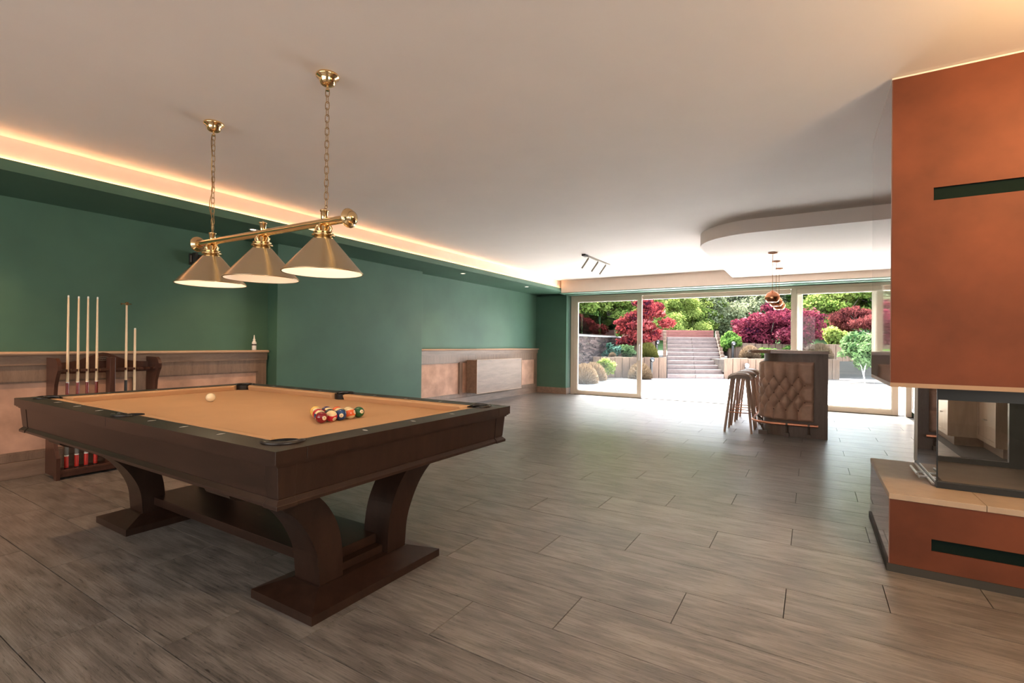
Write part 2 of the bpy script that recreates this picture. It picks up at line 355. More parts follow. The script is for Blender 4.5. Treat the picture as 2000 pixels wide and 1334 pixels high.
# green soffit with LED gap
struct('soffit', MB().box(XL, -4.79, YB, 10.32, ZS, ZS+0.03).box(-4.79, -4.772, YB, 10.09, ZS, ZS+0.078), M['green'], ceiling)
struct('cove_face', MB().box(XL, -4.802, YB, 10.4, ZS+0.031, ZC-0.001), M['cream'], ceiling)
struct('led_strip', MB().box(-4.8015, -4.7905, -1.2, 9.86, ZS+0.071, ZS+0.075), M['led'], ceiling)
YBK = 9.87
struct('bulkhead', MB().box(-4.771, XR, YBK, 10.45, 2.296, ZC-0.001), M['cream'], ceiling)
struct('bulkhead_soffit', MB().box(-4.84, XR, YBK+0.01, 10.62, 2.284, 2.2955), M['green'], ceiling)
struct('curtain_rail', MB().box(-4.78, XR, 10.10, 10.13, 2.270, 2.283), M['green'], ceiling)
ZD = 2.415
pts = [(XR-0.01, 6.0), (XR-0.01, YBK-0.001), (-1.26, YBK-0.001), (-1.24, 7.2)] + arc(-0.52, 6.72, 0.72, PI, 1.5*PI, 20)
struct('dropped_panel', MB().prism(pts, ZD, ZC-0.001, smooth=False), M['ceil'], ceiling)
# walls
wl = struct('wall_left', MB().box(XL-0.25, XL, YB-0.2, 10.62, -0.12, ZC), M['green'])
struct('chimney_breast', MB().box(XL, -5.45, 3.53, 6.08, 0.0, ZS-0.001), M['green'], wl, bevel=0.004)
struct('pillar', MB().box(XL-0.25, -4.85, 10.325, 10.8, 0, 2.283), M['green'], wl)
def wains(y0, y1, divs):
    x0, x1 = XL, -5.61
    fr = MB().box(x0, x1, y0, y1, 0.80, 1.015).box(x0, x1, y0, y1, 0.14, 0.20)
    e = [y0]+divs+[y1]
    for i, d in enumerate(e):
        a = d if i == 0 else d-0.045; b = d if i == len(e)-1 else d+0.045
        if i == 0: b = d+0.07 if y0 > 0 else d+0.01
        if i == len(e)-1: a = d-0.10
        fr.box(x0, x1, a, b, 0.20, 0.80)
    struct('wainscot_frame', fr, M['oak'], wl)
    for i in range(len(e)-1):
        a = e[i]+(0.045 if i else (0.07 if y0 > 0 else 0.01)); b = e[i+1]-(0.045 if i < len(e)-2 else 0.10)
        struct('wainscot_panel', MB().box(x0, x0+0.012, a, b, 0.20, 0.80), M['leather'], wl)
        struct('panel_moulding', MB().box(x0+0.012, x1-0.012, a, b, 0.20, 0.215).box(x0+0.012, x1-0.012, a, b, 0.785, 0.80).box(x0+0.012, x1-0.012, a, a+0.015, 0.215, 0.785).box(x0+0.012, x1-0.012, b-0.015, b, 0.215, 0.785), M['oak'], wl)
    struct('wainscot_plinth', MB().box(x0, x1+0.010, y0, y1, 0, 0.137), M['oakh'], wl, bevel=0.003)
    struct('wainscot_rail', MB().box(x1-0.001, x1+0.018, y0, y1, 0.935, 1.018), M['oakh'], wl)
    prof = [(x0, 1.018), (x1+0.035, 1.018), (x1+0.05, 1.024), (x1+0.055, 1.034), (x1+0.05, 1.045), (x1+0.035, 1.05), (x0, 1.05)]
    struct('ledge', MB().prism(prof, y0, y1+0.0, 'y'), M['oakcap'], wl)
wains(-2.6, 3.50, [0.35, 2.20])
wains(6.081, 10.324, [7.35])
struct('wall_right', MB().box(XR, XR+0.2, YB-0.2, 10.9, -0.12, ZC), M['green'])
struct('wall_back', MB().box(XL-0.25, XR+0.2, YB-0.2, YB, -0.12, ZC), M['ceil'])
struct('wall_far', MB().box(XL-0.25, -4.84, 10.56, 10.8, 0, ZC).box(-4.84, XR+0.2, 10.62, 10.8, 2.275, ZC).box(1.42, XR+0.2, 10.56, 10.8, 0, 2.275), M['green'])
struct('baseboard_far', MB().box(-5.60, -4.84, 10.305, 10.3245, 0, 0.145).box(-4.8495, -4.83, 10.305, 10.55, 0, 0.145), M['oakh'], bevel=0.003)

# ================================================================== GLAZED DOORS
def frame_rect(mb, x0, x1, z0, z1, w, y0, y1, wb=None):
    wb = wb or w
    mb.box(x0, x0+w, y0, y1, z0, z1).box(x1-w, x1, y0, y1, z0, z1).box(x0+w, x1-w, y0, y1, z1-w, z1)
    if wb > 0: mb.box(x0+w, x1-w, y0, y1, z0, z0+wb)
    return mb
trim = struct('trim_1', MB().box(-4.80, -4.73, 10.47, 10.62, 0, 2.275).box(-4.73, 1.42, 10.47, 10.62, 2.225, 2.275).box(1.34, 1.42, 10.44, 10.62, 0, 2.225), M['frame'])
struct('head_frame', MB().box(-3.13, -0.35, 10.53, 10.60, 2.14, 2.225), M['frame'], trim)
struct('threshold', MB().box(-4.73, 1.34, 10.53, 10.66, -0.03, 0.008), M['plinth'], trim)
def glazed(name, x0, x1, y0, handle_x=None):
    d = bpy.data.objects.new(name, None); COL.objects.link(d); d.location = ((x0+x1)/2, y0+0.03, 0); d['kind'] = 'structure'
    part('door_frame', frame_rect(MB(), x0, x1, 0.008, 2.224, 0.088, y0, y0+0.06, 0.09), M['frame'], d, bevel=0.004)
    part('glazing_bead', frame_rect(MB(), x0+0.088, x1-0.088, 0.098, 2.136, 0.014, y0+0.012, y0+0.048), M['frameedge'], d)
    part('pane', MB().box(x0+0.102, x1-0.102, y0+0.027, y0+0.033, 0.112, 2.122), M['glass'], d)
    if handle_x is not None:
        h = part('door_handle', MB().box(handle_x-0.016, handle_x+0.016, y0-0.012, y0, 1.13, 1.20).box(handle_x-0.010, handle_x+0.010, y0-0.045, y0-0.012, 1.14, 1.165).box(handle_x-0.010, handle_x+0.010, y0-0.052, y0-0.034, 0.82, 1.165), M['steel'], d, bevel=0.003)
    return d
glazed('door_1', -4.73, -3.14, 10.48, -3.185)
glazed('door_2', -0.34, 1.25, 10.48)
struct('trim_2', MB().box(-0.24, -0.155, 10.555, 10.615, 0.008, 2.222), M['frameedge'], bevel=0.003)

# ================================================================== WALL BOX UNIT, BOTTLE, BRACKET, DOWNLIGHTS
t = thing('wall_box', (-5.5, 8.35, 0.21), 'floating oak box mounted low on the suede panelled dado by the pillar', 'box')
part('box_body', MB().box(-5.6095, -5.385, 7.52, 9.17, 0.215, 0.835), M['oakh'], t, bevel=0.002)
part('front_panel', MB().box(-5.3845, -5.365, 7.51, 9.18, 0.205, 0.845), M['oakh'], t, bevel=0.002)
fe = MB(); w_ = 0.008
fe.box(-5.3648, -5.360, 7.51, 9.18, 0.205, 0.213).box(-5.3648, -5.360, 7.51, 9.18, 0.837, 0.845).box(-5.3648, -5.360, 7.51, 7.518, 0.213, 0.837).box(-5.3648, -5.360, 9.172, 9.18, 0.213, 0.837)
part('edge_strip', fe, M['oakcap'], t)
t = thing('bottle', (-5.60, 3.34, 1.0505), 'small white plastic spray bottle on the dado ledge beside the chimney breast', 'bottle')
part('body', MB().lathe([(0.022, 0), (0.025, 0.004), (0.025, 0.085), (0.021, 0.098), (0.013, 0.108)], n=20), M['white'], t, world=False)
part('cap', MB().lathe([(0.014, 0.108), (0.014, 0.128), (0.008, 0.134), (0.006, 0.165), (0.003, 0.178)], n=16), M['white'], t, world=False)
part('label_band', MB().lathe([(0.0254, 0.055), (0.0254, 0.072)], n=20, cap=False), M['rackwood'], t, world=False)
t = thing('wall_bracket', (XL, 2.72, 2.02), 'black metal bracket on the green wall behind the left lamp shade', 'bracket')
part('wall_plate', MB().box(XL, XL+0.018, 2.64, 2.84, 1.96, 2.08), M['plasticblack'], t, bevel=0.004)
part('arm', MB().box(XL+0.018, XL+0.09, 2.665, 2.69, 1.955, 2.09).box(XL+0.018, XL+0.09, 2.71, 2.80, 1.98, 2.065).box(XL+0.09, XL+0.11, 2.69, 2.82, 1.99, 2.05), M['plasticblack'], t, bevel=0.003)
part('screw', MB().box(XL+0.018, XL+0.024, 2.648, 2.656, 1.99, 2.06), M['steel'], t)
def downlight(y, lab):
    t = thing('downlight', (-5.0, y, ZS), lab, 'downlight', 'downlights in the green soffit')
    part('ring', MB().lathe([(0.030, -0.004), (0.044, -0.004), (0.046, 0.0)], n=24, cap=False), M['steel'], t, world=False)
    part('lamp', MB().lathe([(0.0295, -0.001), (0.0285, -0.0025)], n=24), M['lamp'], t, world=False)
    light('downlight_beam', 'SPOT', (-5.0, y, ZS-0.02), 26, (1.0, 0.62, 0.34), 0.03, aim=(-5.0, y, 0), spot_size=math.radians(105), spot_blend=0.8)
downlight(2.956, 'round steel downlight in the green soffit behind the brass billiard lamp')
downlight(6.572, 'round steel downlight in the green soffit near the end of the chimney breast')
downlight(8.721, 'round steel downlight in the green soffit nearest the glass doors')
light('downlight_beam', 'SPOT', (-5.0, 0.8, ZS-0.02), 34, (1.0, 0.60, 0.32), 0.03, aim=(-5.0, 0.8, 0), spot_size=math.radians(115), spot_blend=0.8)
# track light
t = thing('track_light', (-3.03, 7.65, ZC), 'slim steel ceiling track with three tilted spot heads', 'light')
part('track', MB().box(-3.05, -3.02, 7.20, 8.20, ZC-0.022, ZC-0.001), M['darksteel'], t)
part('power_box', MB().box(-3.075, -3.015, 7.08, 7.20, ZC-0.03, ZC-0.001), M['plasticblack'], t)
for y in (7.26, 7.66, 8.02):
    h = part('spot_head', MB().tube([(-3.035, y, ZC-0.045), (-3.135, y-0.03, ZC-0.20)], 0.016, 12), M['darksteel'], t)
    part('neck', MB().tube([(-3.035, y, ZC-0.022), (-3.035, y, ZC-0.05)], 0.006, 8), M['darksteel'], h)

# ================================================================== POOL TABLE
TX, TY = -2.795, 1.6855
HX, HY, FX, FY, ZT, ZB = 1.312, 0.7255, 1.135, 0.5675, 0.800, 0.762
table = thing('pool_table', (TX, TY, 0), 'dark mahogany pool table with camel cloth and curved pedestal legs', 'pool table')
def T(name, mb, mat, parent=None, **k):
    return part(name, mb, mat, parent or table, world=False, **k)
CR, SR = 0.060, 0.058
cpx, cpy = FX+0.035, FY+0.035
def sgn(pts, sx, sy): return [(x*sx, y*sy) for x, y in pts]
ys = HY-0.117
def long_rail(sx, sy):
    yi = FY+0.05
    a0 = math.asin((ys-cpy)/CR); a1 = PI-math.asin((yi-cpy)/CR)
    c_arc = arc(cpx, cpy, CR, a0, a1, 14)
    b0 = math.asin((yi-(FY+0.062))/SR)
    s_arc = arc(0, FY+0.062, SR, b0, PI/2, 8)
    return sgn([(0.0008, HY), (HX, HY), (HX, ys)]+c_arc+s_arc, sx, sy)
for sx in (1, -1):
    for sy in (1, -1):
        T('side_rail', MB().prism(long_rail(sx, sy), 0.757, ZT), M['mahog'], bevel=0.002)
    xi = FX+0.05
    a0 = -math.acos((xi-cpx)/CR) ; a1 = math.asin((ys-0.001-cpy)/CR)
    top = arc(cpx, cpy, CR, a1, a0, 12)
    bot = [(x, -y) for x, y in reversed(top)]
    T('end_rail', MB().prism(sgn([(HX, -ys+0.001), (HX, ys-0.001)]+top+bot, sx, 1), 0.757, ZT), M['mahogv'], bevel=0.002)
# moulding under the rails
mo = MB()
for a, z0, z1 in ((0.007, 0.750, 0.7569), (0.015, 0.742, 0.750)):
    mo.box(-HX+a, HX-a, -HY+a, -HY+a+0.06, z0, z1).box(-HX+a, HX-a, HY-a-0.06, HY-a, z0, z1).box(-HX+a, -HX+a+0.06, -HY+a+0.06, HY-a-0.06, z0, z1).box(HX-a-0.06, HX-a, -HY+a+0.06, HY-a-0.06, z0, z1)
T('rail_moulding', mo, M['mahog'])
bed = [(FX-0.02, FY+0.03), (-FX+0.02, FY+0.03), (-FX-0.03, FY-0.02), (-FX-0.03, -FY+0.02), (-FX+0.02, -FY-0.03), (FX-0.02, -FY-0.03), (FX+0.03, -FY+0.02), (FX+0.03, FY-0.02)]
T('bed_cloth', MB().prism(bed, 0.735, ZB), M['cloth'])
T('slate_frame', MB().box(-HX+0.09, HX-0.09, -HY+0.09, HY-0.09, 0.64, 0.733), M['pocket'])
def cushion(p0, p1, inn, e0, e1):
    """p0,p1 back-top ends on the wood edge, inn = inward unit, e0/e1 shortening of the nose"""
    p0, p1, inn = Vector(p0), Vector(p1), Vector(inn); d = (p1-p0).normalized()
    prof = [(0.0, ZT-0.0005), (0.030, ZT+0.0005), (0.046, ZT-0.003), (0.050, ZT-0.008), (0.034, ZB-0.001), (0.0, ZB-0.001)]
    rings = []
    for t, base, e in ((0, p0, e0), (1, p1, e1)):
        rings.append([(base+inn*w_+d*((1 if t == 0 else -1)*e*w_/0.05)).to_tuple()+(z,) for w_, z in prof])
    n = len(prof); vs = rings[0]+rings[1]
    cr = d.x*inn.y-d.y*inn.x
    fs = [(i, (i+1) % n, n+(i+1) % n, n+i) for i in range(n)]+[tuple(range(n-1, -1, -1)), tuple(range(n, 2*n))]
    if cr < 0: fs = [f[::-1] for f in fs]
    T('cushion', MB().add([(v[0], v[1], v[2]) for v in vs], fs), M['cloth'], bevel=0.002)
for sy in (1, -1):
    for sx in (1, -1):
        cushion((sx*0.0555, sy*(FY+0.05)), (sx*(FX-0.022), sy*(FY+0.05)), (0, -sy), 0.012, 0.050)
for sx in (1, -1):
    cushion((sx*(FX+0.05), -(FY-0.022)), (sx*(FX+0.05), FY-0.022), (-sx, 0), 0.050, 0.050)
def pocket(cx, cy, r, amid, half):
    pk = T('pocket', MB().loft([[(cx+r*math.cos(2*PI*i/28)*s_, cy+r*math.sin(2*PI*i/28)*s_, z) for i in range(28)] for s_, z in ((0.999, 0.799), (0.98, 0.765), (0.93, 0.747), (0.1, 0.7435))], cap=False), M['pocket'])
    n = 18; mb = MB(); rings = []
    for i in range(n+1):
        a = amid-half+2*half*i/n; tp = min(1, 6*min(i, n-i)/n+0.25)
        ca, sa = math.cos(a), math.sin(a)
        ro = r+0.016*tp; ri = r-0.004
        rings.append([(cx+ri*ca, cy+ri*sa, 0.785), (cx+ro*ca, cy+ro*sa, 0.8005), (cx+ro*ca, cy+ro*sa, 0.8005+0.007*tp), (cx+(ri+0.004)*ca, cy+(ri+0.004)*sa, 0.8005+0.010*tp), (cx+ri*ca, cy+ri*sa, 0.8005+0.006*tp)])
    mb.loft(rings, True, True); T('pocket_rim', mb, M['iron'], pk)
for sx in (1, -1):
    for sy in (1, -1):
        pocket(sx*cpx, sy*cpy, CR, math.atan2(sy, sx), math.radians(112))
for sy in (1, -1): pocket(0, sy*(FY+0.062), SR, sy*PI/2, math.radians(88))
def sight(x, y, r): 
    l, w_ = (0.034, 0.012)
    if r: l, w_ = w_, l
    T('sight', MB().prism([(x-l/2, y), (x, y-w_/2), (x+l/2, y), (x, y+w_/2)], ZT-0.002, ZT+0.0006), M['sight'])
for k in (-3, -2, -1, 1, 2, 3):
    for sy in (1, -1): sight(k*FX/4, sy*(HY-0.072), True)
for k in (-1, 0, 1):
    for sx in (1, -1): sight(sx*(HX-0.075), k*FY/2, False)
# apron
AT, AB = (0.024, 0.742), (0.033, 0.632)
def apron(name, sx, sy, a0, a1):
    """board on the side given by (sx,sy) outward normal, running from a0 to a1"""
    prof = [(AT[0], AT[1]), (AB[0], AB[1]), (0.036, 0.628), (0.021, 0.612), (0.021, 0.600), (0.085, 0.600), (0.085, AT[1])]
    m = MB()
    if sy:
        pr = [(sy*(HY-a), z) for a, z in prof]; m.prism(pr, a0, a1, 'x')
    else:
        pr = [(sx*(HX-a), z) for a, z in prof]; m.prism(pr, a0, a1, 'y')
    return T(name, m, M['mahog'] if sy else M['mahogv'], bevel=0.0015)
def corner(sx, sy, nick):
    rings = []
    for a, z in ((0.022, 0.742), (0.031, 0.632), (0.034, 0.628), (0.018, 0.612), (0.018, 0.599)):
        x1, y1 = HX-a, HY-a; x0, y0 = HX-nick, HY-nick
        rings.append([(sx*x0, sy*y0, z), (sx*x1, sy*y0, z), (sx*x1, sy*y1, z), (sx*x0, sy*y1, z)])
    if sx*sy < 0: rings = [r[::-1] for r in rings]
    rings = rings[::-1]
    T('corner_block', MB().loft(rings, True, False), M['mahogv'], bevel=0.0015)
apron('side_apron', 0, -1, -HX+0.125, HX-0.095); apron('side_apron', 0, 1, -HX+0.095, HX-0.095)
apron('end_apron', 1, 0, -HY+0.095, HY-0.115); apron('end_apron', -1, 0, -HY+0.095, HY-0.095)
corner(1, -1, 0.0955); corner(-1, -1, 0.118); corner(1, 1, 0.108); corner(-1, 1, 0.0955)
T('apron_core', MB().box(-HX+0.09, HX-0.09, -HY+0.09, HY-0.09, 0.603, 0.64), M['pocket'])
# legs
lin = [(-0.2655, 0.075), (-0.270, 0.13), (-0.276, 0.19), (-0.290, 0.245), (-0.312, 0.295), (-0.345, 0.352), (-0.385, 0.405), (-0.435, 0.450), (-0.50, 0.492), (-0.585, 0.535), (-0.660, 0.565), (-0.670, 0.600)]
lout = [(-0.140, 0.075), (-0.142, 0.14), (-0.146, 0.20), (-0.155, 0.26), (-0.172, 0.32), (-0.200, 0.378), (-0.235, 0.430), (-0.282, 0.480), (-0.335, 0.525), (-0.400, 0.560), (-0.47, 0.580), (-0.50, 0.600)]
def resample(P, m=36):
    P = [Vector((p[0], p[1])) for p in P]; P = [2*P[0]-P[1]]+P+[2*P[-1]-P[-2]]; n = len(P)-3; out = []
    for k in range(m+1):
        t = k/m*n; i = min(int(t), n-1); t -= i; a, b_, c, d = P[i:i+4]
        q = 0.5*((2*b_)+(c-a)*t+(2*a-5*b_+4*c-d)*t*t+(-a+3*b_-3*c+d)*t**3); out.append((q.x, q.y))
    return out
lin = resample(lin); lout = resample(lout)
for sx in (1, -1):
    xc = sx*0.853
    ft = MB(); ft.box(xc-0.214, xc+0.214, -0.400, 0.400, 0.0, 0.038)
    ft.frustum((xc-0.214, xc+0.214, -0.400, 0.400), (xc-0.095, xc+0.095, -0.28, 0.28), 0.038, 0.076)
    T('foot', ft, M['mahogv'])
    for sy in (1, -1):
        poly = [(y*-sy, z) for y, z in lin]+[(y*-sy, z) for y, z in reversed(lout)]
        m = MB(); n = len(lin)
        L = [(y*-sy, z) for y, z in lin]; R_ = [(y*-sy, z) for y, z in lout]
        for i in range(n-1):
            q = [L[i], L[i+1], R_[i+1], R_[i]]
            vs = [(xc-0.088, *p) for p in q]+[(xc+0.088, *p) for p in q]
            fs = [(0, 1, 2, 3), (7, 6, 5, 4)]
            sm = [(0, 4, 5, 1), (2, 6, 7, 3)]
            if sy < 0: fs = [f[::-1] for f in fs]; sm = [f[::-1] for f in sm]
            m.add(vs, fs); m.add(vs, sm, True)
            if i == 0: m.add(vs, [(0, 3, 7, 4)])
        T('leg', m, M['mahogv'])
    T('cross_rail', MB().box(xc+sx*0.02-0.03, xc+sx*0.02+0.03, -0.142, 0.142, 0.070, 0.112), M['mahogv'], bevel=0.002)
    T('bearer', MB().box(xc-0.135, xc+0.10, -0.62, 0.62, 0.572, 0.602), M['mahogv'], bevel=0.004)
T('stretcher', MB().box(-0.853, 0.853, -0.205, 0.205, 0.112, 0.160), M['mahog'], bevel=0.002)

# ================================================================== BALLS
def ballmat(name, col, stripe):
    m, nt, b = newmat(name); b.inputs['Roughness'].default_value = 0.07; b.inputs['Coat Weight'].default_value = 0.6
    cream = (0.78, 0.58, 0.30)
    if stripe:
        tc = N(nt, 'ShaderNodeTexCoord'); sp = N(nt, 'ShaderNodeSeparateXYZ'); nt.links.new(tc.outputs['Object'], sp.inputs[0])
        ab = N(nt, 'ShaderNodeMath', operation='ABSOLUTE'); nt.links.new(sp.outputs[2], ab.inputs[0])
        gt = N(nt, 'ShaderNodeMath', operation='GREATER_THAN'); gt.inputs[1].default_value = 0.0155; nt.links.new(ab.outputs[0], gt.inputs[0])
        nt.links.new(ramp(nt, gt.outputs[0], [(0, col), (1, cream)]), b.inputs['Base Color'])
    else: b.inputs['Base Color'].default_value = (*col, 1)
    return m
BR = 0.0286
bc = {'yellow': (0.85, 0.50, 0.10), 'blue': (0.015, 0.055, 0.16), 'red': (0.55, 0.02, 0.035), 'purple': (0.06, 0.025, 0.10), 'orange': (0.80, 0.14, 0.04), 'green': (0.015, 0.10, 0.03), 'maroon': (0.22, 0.006, 0.012), 'black': (0.01, 0.01, 0.012)}
seq = ['yellow', 'blue', 'red', 'purple', 'orange', 'green', 'maroon']
M['spot'] = plain('ivory_number_spot', (0.80, 0.64, 0.40), 0.15)
M['ink'] = plain('black_numeral', (0.01, 0.01, 0.01), 0.4)
bm = MB().sphere((0, 0, 0), BR, 28, 18)
ballmesh = {}
def ball(num, x, y, where):
    col = 'black' if num == 8 else seq[(num-1) % 8 % 7] if num < 8 else seq[num-9]
    st = num > 8
    kind = 'striped' if st else 'solid'
    me = bm.mesh('ball', ballmat('%s_%s_ball' % (kind, col), bc[col], st))
    o = bpy.data.objects.new('pool_ball', me); COL.objects.link(o)
    o.location = (x, y, ZB+BR)
    rs = random.Random(num*13+5)
    R = Matrix.Rotation(rs.uniform(-0.6, 0.6), 4, 'Z') @ Matrix.Rotation(rs.uniform(-0.7, 0.7), 4, 'X') @ Matrix.Rotation(rs.uniform(-0.3, 0.5), 4, 'Y')
    o.rotation_euler = R.to_euler()
    tag(o, '%s %s pool ball %s' % (kind, col, where), 'ball', 'racked pool balls on the camel cloth')
    # number spots on opposite sides (local +X and -X)
    for s_ in (1, -1):
        cap = MB(); rings = []
        for j in range(4):
            a = math.radians(21)*j/3
            rings.append([(s_*(BR+0.0002)*math.cos(a), (BR+0.0002)*math.sin(a)*math.cos(2*PI*i/18), (BR+0.0002)*math.sin(a)*math.sin(2*PI*i/18)*s_) for i in range(18)])
        cap.loft(rings, False, True)
        sp = part('number_spot', cap, M['spot'], o, world=False)
        cu = bpy.data.curves.new('numeral', 'FONT'); cu.body = str(num); cu.size = 0.013; cu.align_x = 'CENTER'; cu.align_y = 'CENTER'; cu.extrude = 0.0004
        tmp = bpy.data.objects.new('numeral_curve', cu); nm = bpy.data.meshes.new_from_object(tmp); bpy.data.objects.remove(tmp)
        nm.materials.clear(); nm.materials.append(M['ink'])
        t = bpy.data.objects.new('numeral', nm); COL.objects.link(t); t.parent = sp; t['kind'] = 'stuff'
        t.location = (s_*(BR+0.0001), 0, 0); t.rotation_euler = (PI/2, 0, s_*PI/2)
dx = BR*2*math.cos(PI/6)+0.0002; dy = BR*2+0.0003
ax, ay = -2.036-4*dx, 1.672
rack = [[1], [9, 4], [3, 15, 5], [10, 8, 12, 14], [7, 11, 2, 13, 6]]
ordn = ['first', 'second', 'third', 'fourth', 'fifth']
for r, row in enumerate(rack):
    for i, num in enumerate(row):
        if r == 0: wh = 'at the apex of the triangle, farthest from the end rail'
        elif r == 4: wh = ['at the near corner of the base row', 'next to the maroon ball in the base row', 'in the middle of the base row', 'between the blue and green balls in the base row', 'at the far corner of the base row'][i]
        else: wh = 'in the %s row behind the apex, %s from the camera side' % (ordn[r-1], ordn[i])
        ball(num, ax+r*dx, ay+(i-r/2)*dy, wh)
cb = single('cue_ball', MB().sphere((-3.322, 1.695, ZB+BR), BR, 28, 18), plain('ivory_cue_ball', (0.82, 0.66, 0.42), 0.08, coat=0.6), (-3.322, 1.695, ZB+BR), 'plain ivory cue ball lying alone on the camel cloth', 'ball')

# ================================================================== BILLIARD LAMP
LY = 1.685
lamp = thing('billiard_lamp', (-2.75, LY, 1.79), 'brass billiard lamp with three cone shades hanging over the pool table', 'lamp')
part('bar', MB().tube([(-3.47, LY, 1.797), (-2.02, LY, 1.787)], 0.0205, 20), M['brass'], lamp)
for x, s_, z in ((-3.47, -1, 1.797), (-2.02, 1, 1.787)):
    r = [(0.028, -0.012), (0.030, 0.0), (0.046, 0.006), (0.050, 0.014), (0.044, 0.022), (0.028, 0.026), (0.026, 0.034), (0.034, 0.040), (0.022, 0.048), (0.004, 0.052)]
    rings = [[(x+s_*t_, LY+q*math.cos(2*PI*i/28), z+s_*q*math.sin(2*PI*i/28)*1) for i in range(28)] for q, t_ in r]
    part('end_knob', MB().loft(rings, True, True), M['brass'], lamp)
for x, cx in ((-2.205, -2.2), (-2.755, -2.75), (-3.31, -3.305)):
    zb = 1.79
    r_, z1, z0 = 0.202, 1.712, 1.527
    prof = [(0.040, z1+0.006), (0.044, z1), (r_, z0), (r_+0.004, z0-0.003), (r_+0.002, z0-0.007), (r_-0.004, z0-0.005)]
    sh = part('lamp_shade', MB().lathe(prof, (x, LY, 0), 64, cap=False), M['shade'], lamp)
    part('shade_lining', MB().lathe([(r_-0.003, z0-0.005), (r_-0.004, z0-0.0005), (0.042, z1-0.003), (0.001, z1-0.003)], (x, LY, 0), 64, cap=False), M['shadein'], sh)
    part('gallery', MB().lathe([(0.046, z1+0.004), (0.058, z1+0.004), (0.058, z1+0.012), (0.044, z1+0.014), (0.044, z1+0.018), (0.050, z1+0.020), (0.050, z1+0.026), (0.034, z1+0.030), (0.034, z1+0.050), (0.028, z1+0.058), (0.012, z1+0.062)], (x, LY, 0), 32), M['brass'], sh)
    for a in range(4):
        aa = a*PI/2+0.4
        c_, s2 = math.cos(aa), math.sin(aa)
        part('loop', MB().tube([(x+c_*0.036, LY+s2*0.036, z1+0.024), (x+c_*0.046, LY+s2*0.046, z1+0.045), (x+c_*0.036, LY+s2*0.036, z1+0.062), (x+c_*0.012, LY+s2*0.012, z1+0.066)], 0.006, 8), M['brass'], sh)
    part('bulb', MB().sphere((x, LY, z1-0.075), 0.03, 20, 12, 1.2), M['white'], sh)
    light('billiard_bulb', 'POINT', (x, LY, z1-0.125), 0.45 if abs(x+2.755) < 0.1 else 1.0, (1.0, 0.74, 0.48), 0.03)
    part('stem', MB().lathe([(0.016, 1.805), (0.017, 1.808), (0.017, 1.845), (0.022, 1.847), (0.022, 1.853), (0.006, 1.857), (0.004, 1.862)], (cx, LY, 0), 24), M['brass'], lamp)
def chain(x, cable):
    ch = part('chain', MB().tube([(x+0.009*math.cos(t*PI/6), LY, 1.868+0.009*math.sin(t*PI/6)) for t in range(12)], 0.0022, 6, closed=True), M['chain'], lamp)
    base = None; pitch = 0.0345; n = int((2.475-1.885)/pitch)
    h, wd = 0.0215, 0.0105
    pts = [(wd*math.cos(a)*1.0, 0, (h-wd)*(1 if math.sin(a) > 0 else -1)*(1 if abs(math.sin(a)) > 1e-6 else 0)+wd*math.sin(a)) for a in [2*PI*i/14 for i in range(14)]]
    me = MB().tube(pts, 0.0021, 6, closed=True).mesh('link', M['chain'])
    for i in range(n+1):
        o = bpy.data.objects.new('link', me); COL.objects.link(o); o.parent = ch
        o.location = Vector((x, LY, 1.893+i*(2.470-1.893)/n))-wloc(ch)
        o.rotation_euler = (0, 0, (0.45 if i % 2 else 0.45+PI/2))
    part('canopy_stem', MB().lathe([(0.006, 2.488), (0.006, 2.53)], (x, LY, 0), 12).lathe([(0.009, 2.480), (0.009, 2.490)], (x, LY, 0), 12), M['brass'], lamp)
    part('canopy', MB().lathe([(0.010, 2.505), (0.026, 2.508), (0.036, 2.515), (0.042, 2.530), (0.044, 2.542), (0.058, 2.550), (0.060, 2.556), (0.056, ZC-0.001)], (x, LY, 0), 40), M['brass'], lamp)
    if cable:
        part('cable', MB().tube([(x+0.010*math.sin(t*0.62)+0.006, LY-0.012+0.006*math.cos(t*0.4), 1.865+t*0.0215) for t in range(30)], 0.0028, 8), M['chain'], lamp)
chain(-2.186, False); chain(-3.305, True)

# ================================================================== CUE RACK AND CUES
RX0, RX1 = -5.50, -5.245
rackt = thing('cue_rack', ((RX0+RX1)/2, 1.86, 0), 'red brown mahogany floor rack for cues against the left dado', 'cue rack')
def side(y0, y1, name='side_panel'):
    pr = [(RX0, 0.03), (RX0, 1.0), (RX1-0.06, 1.0), (RX1-0.02, 0.975), (RX1, 0.94), (RX1, 0.90), (RX1-0.035, 0.85), (RX1-0.07, 0.78), (RX1-0.09, 0.62), (RX1-0.095, 0.45), (RX1-0.08, 0.32), (RX1-0.04, 0.24), (RX1, 0.18), (RX1, 0.0), (RX1-0.05, 0.0), (RX1-0.07, 0.03)]
    return part(name, MB().prism([(x, z) for x, z in pr], y0, y1, 'y'), M['rackwood'], rackt, bevel=0.003)
side(1.480, 1.505); side(2.205, 2.230)
part('centre_post', MB().box(RX1-0.13, RX1-0.04, 1.845, 1.885, 0.05, 1.0), M['rackwood'], rackt, bevel=0.003)
part('base_shelf', MB().box(RX0+0.02, RX1-0.012, 1.505, 2.205, 0.02, 0.058).box(RX1-0.03, RX1-0.008, 1.505, 2.205, 0.058, 0.078), M['rackwood'], rackt, bevel=0.003)
cr = [(1.505, 0.86)]+[(1.505+0.70*t/20, 0.955+0.085*math.exp(-((t/20-0.5)/0.20)**2)) for t in range(21)]+[(2.205, 0.86)]
part('crest_board', MB().prism(cr, RX0+0.005, RX0+0.03, 'x'), M['rackwood'], rackt, bevel=0.002)
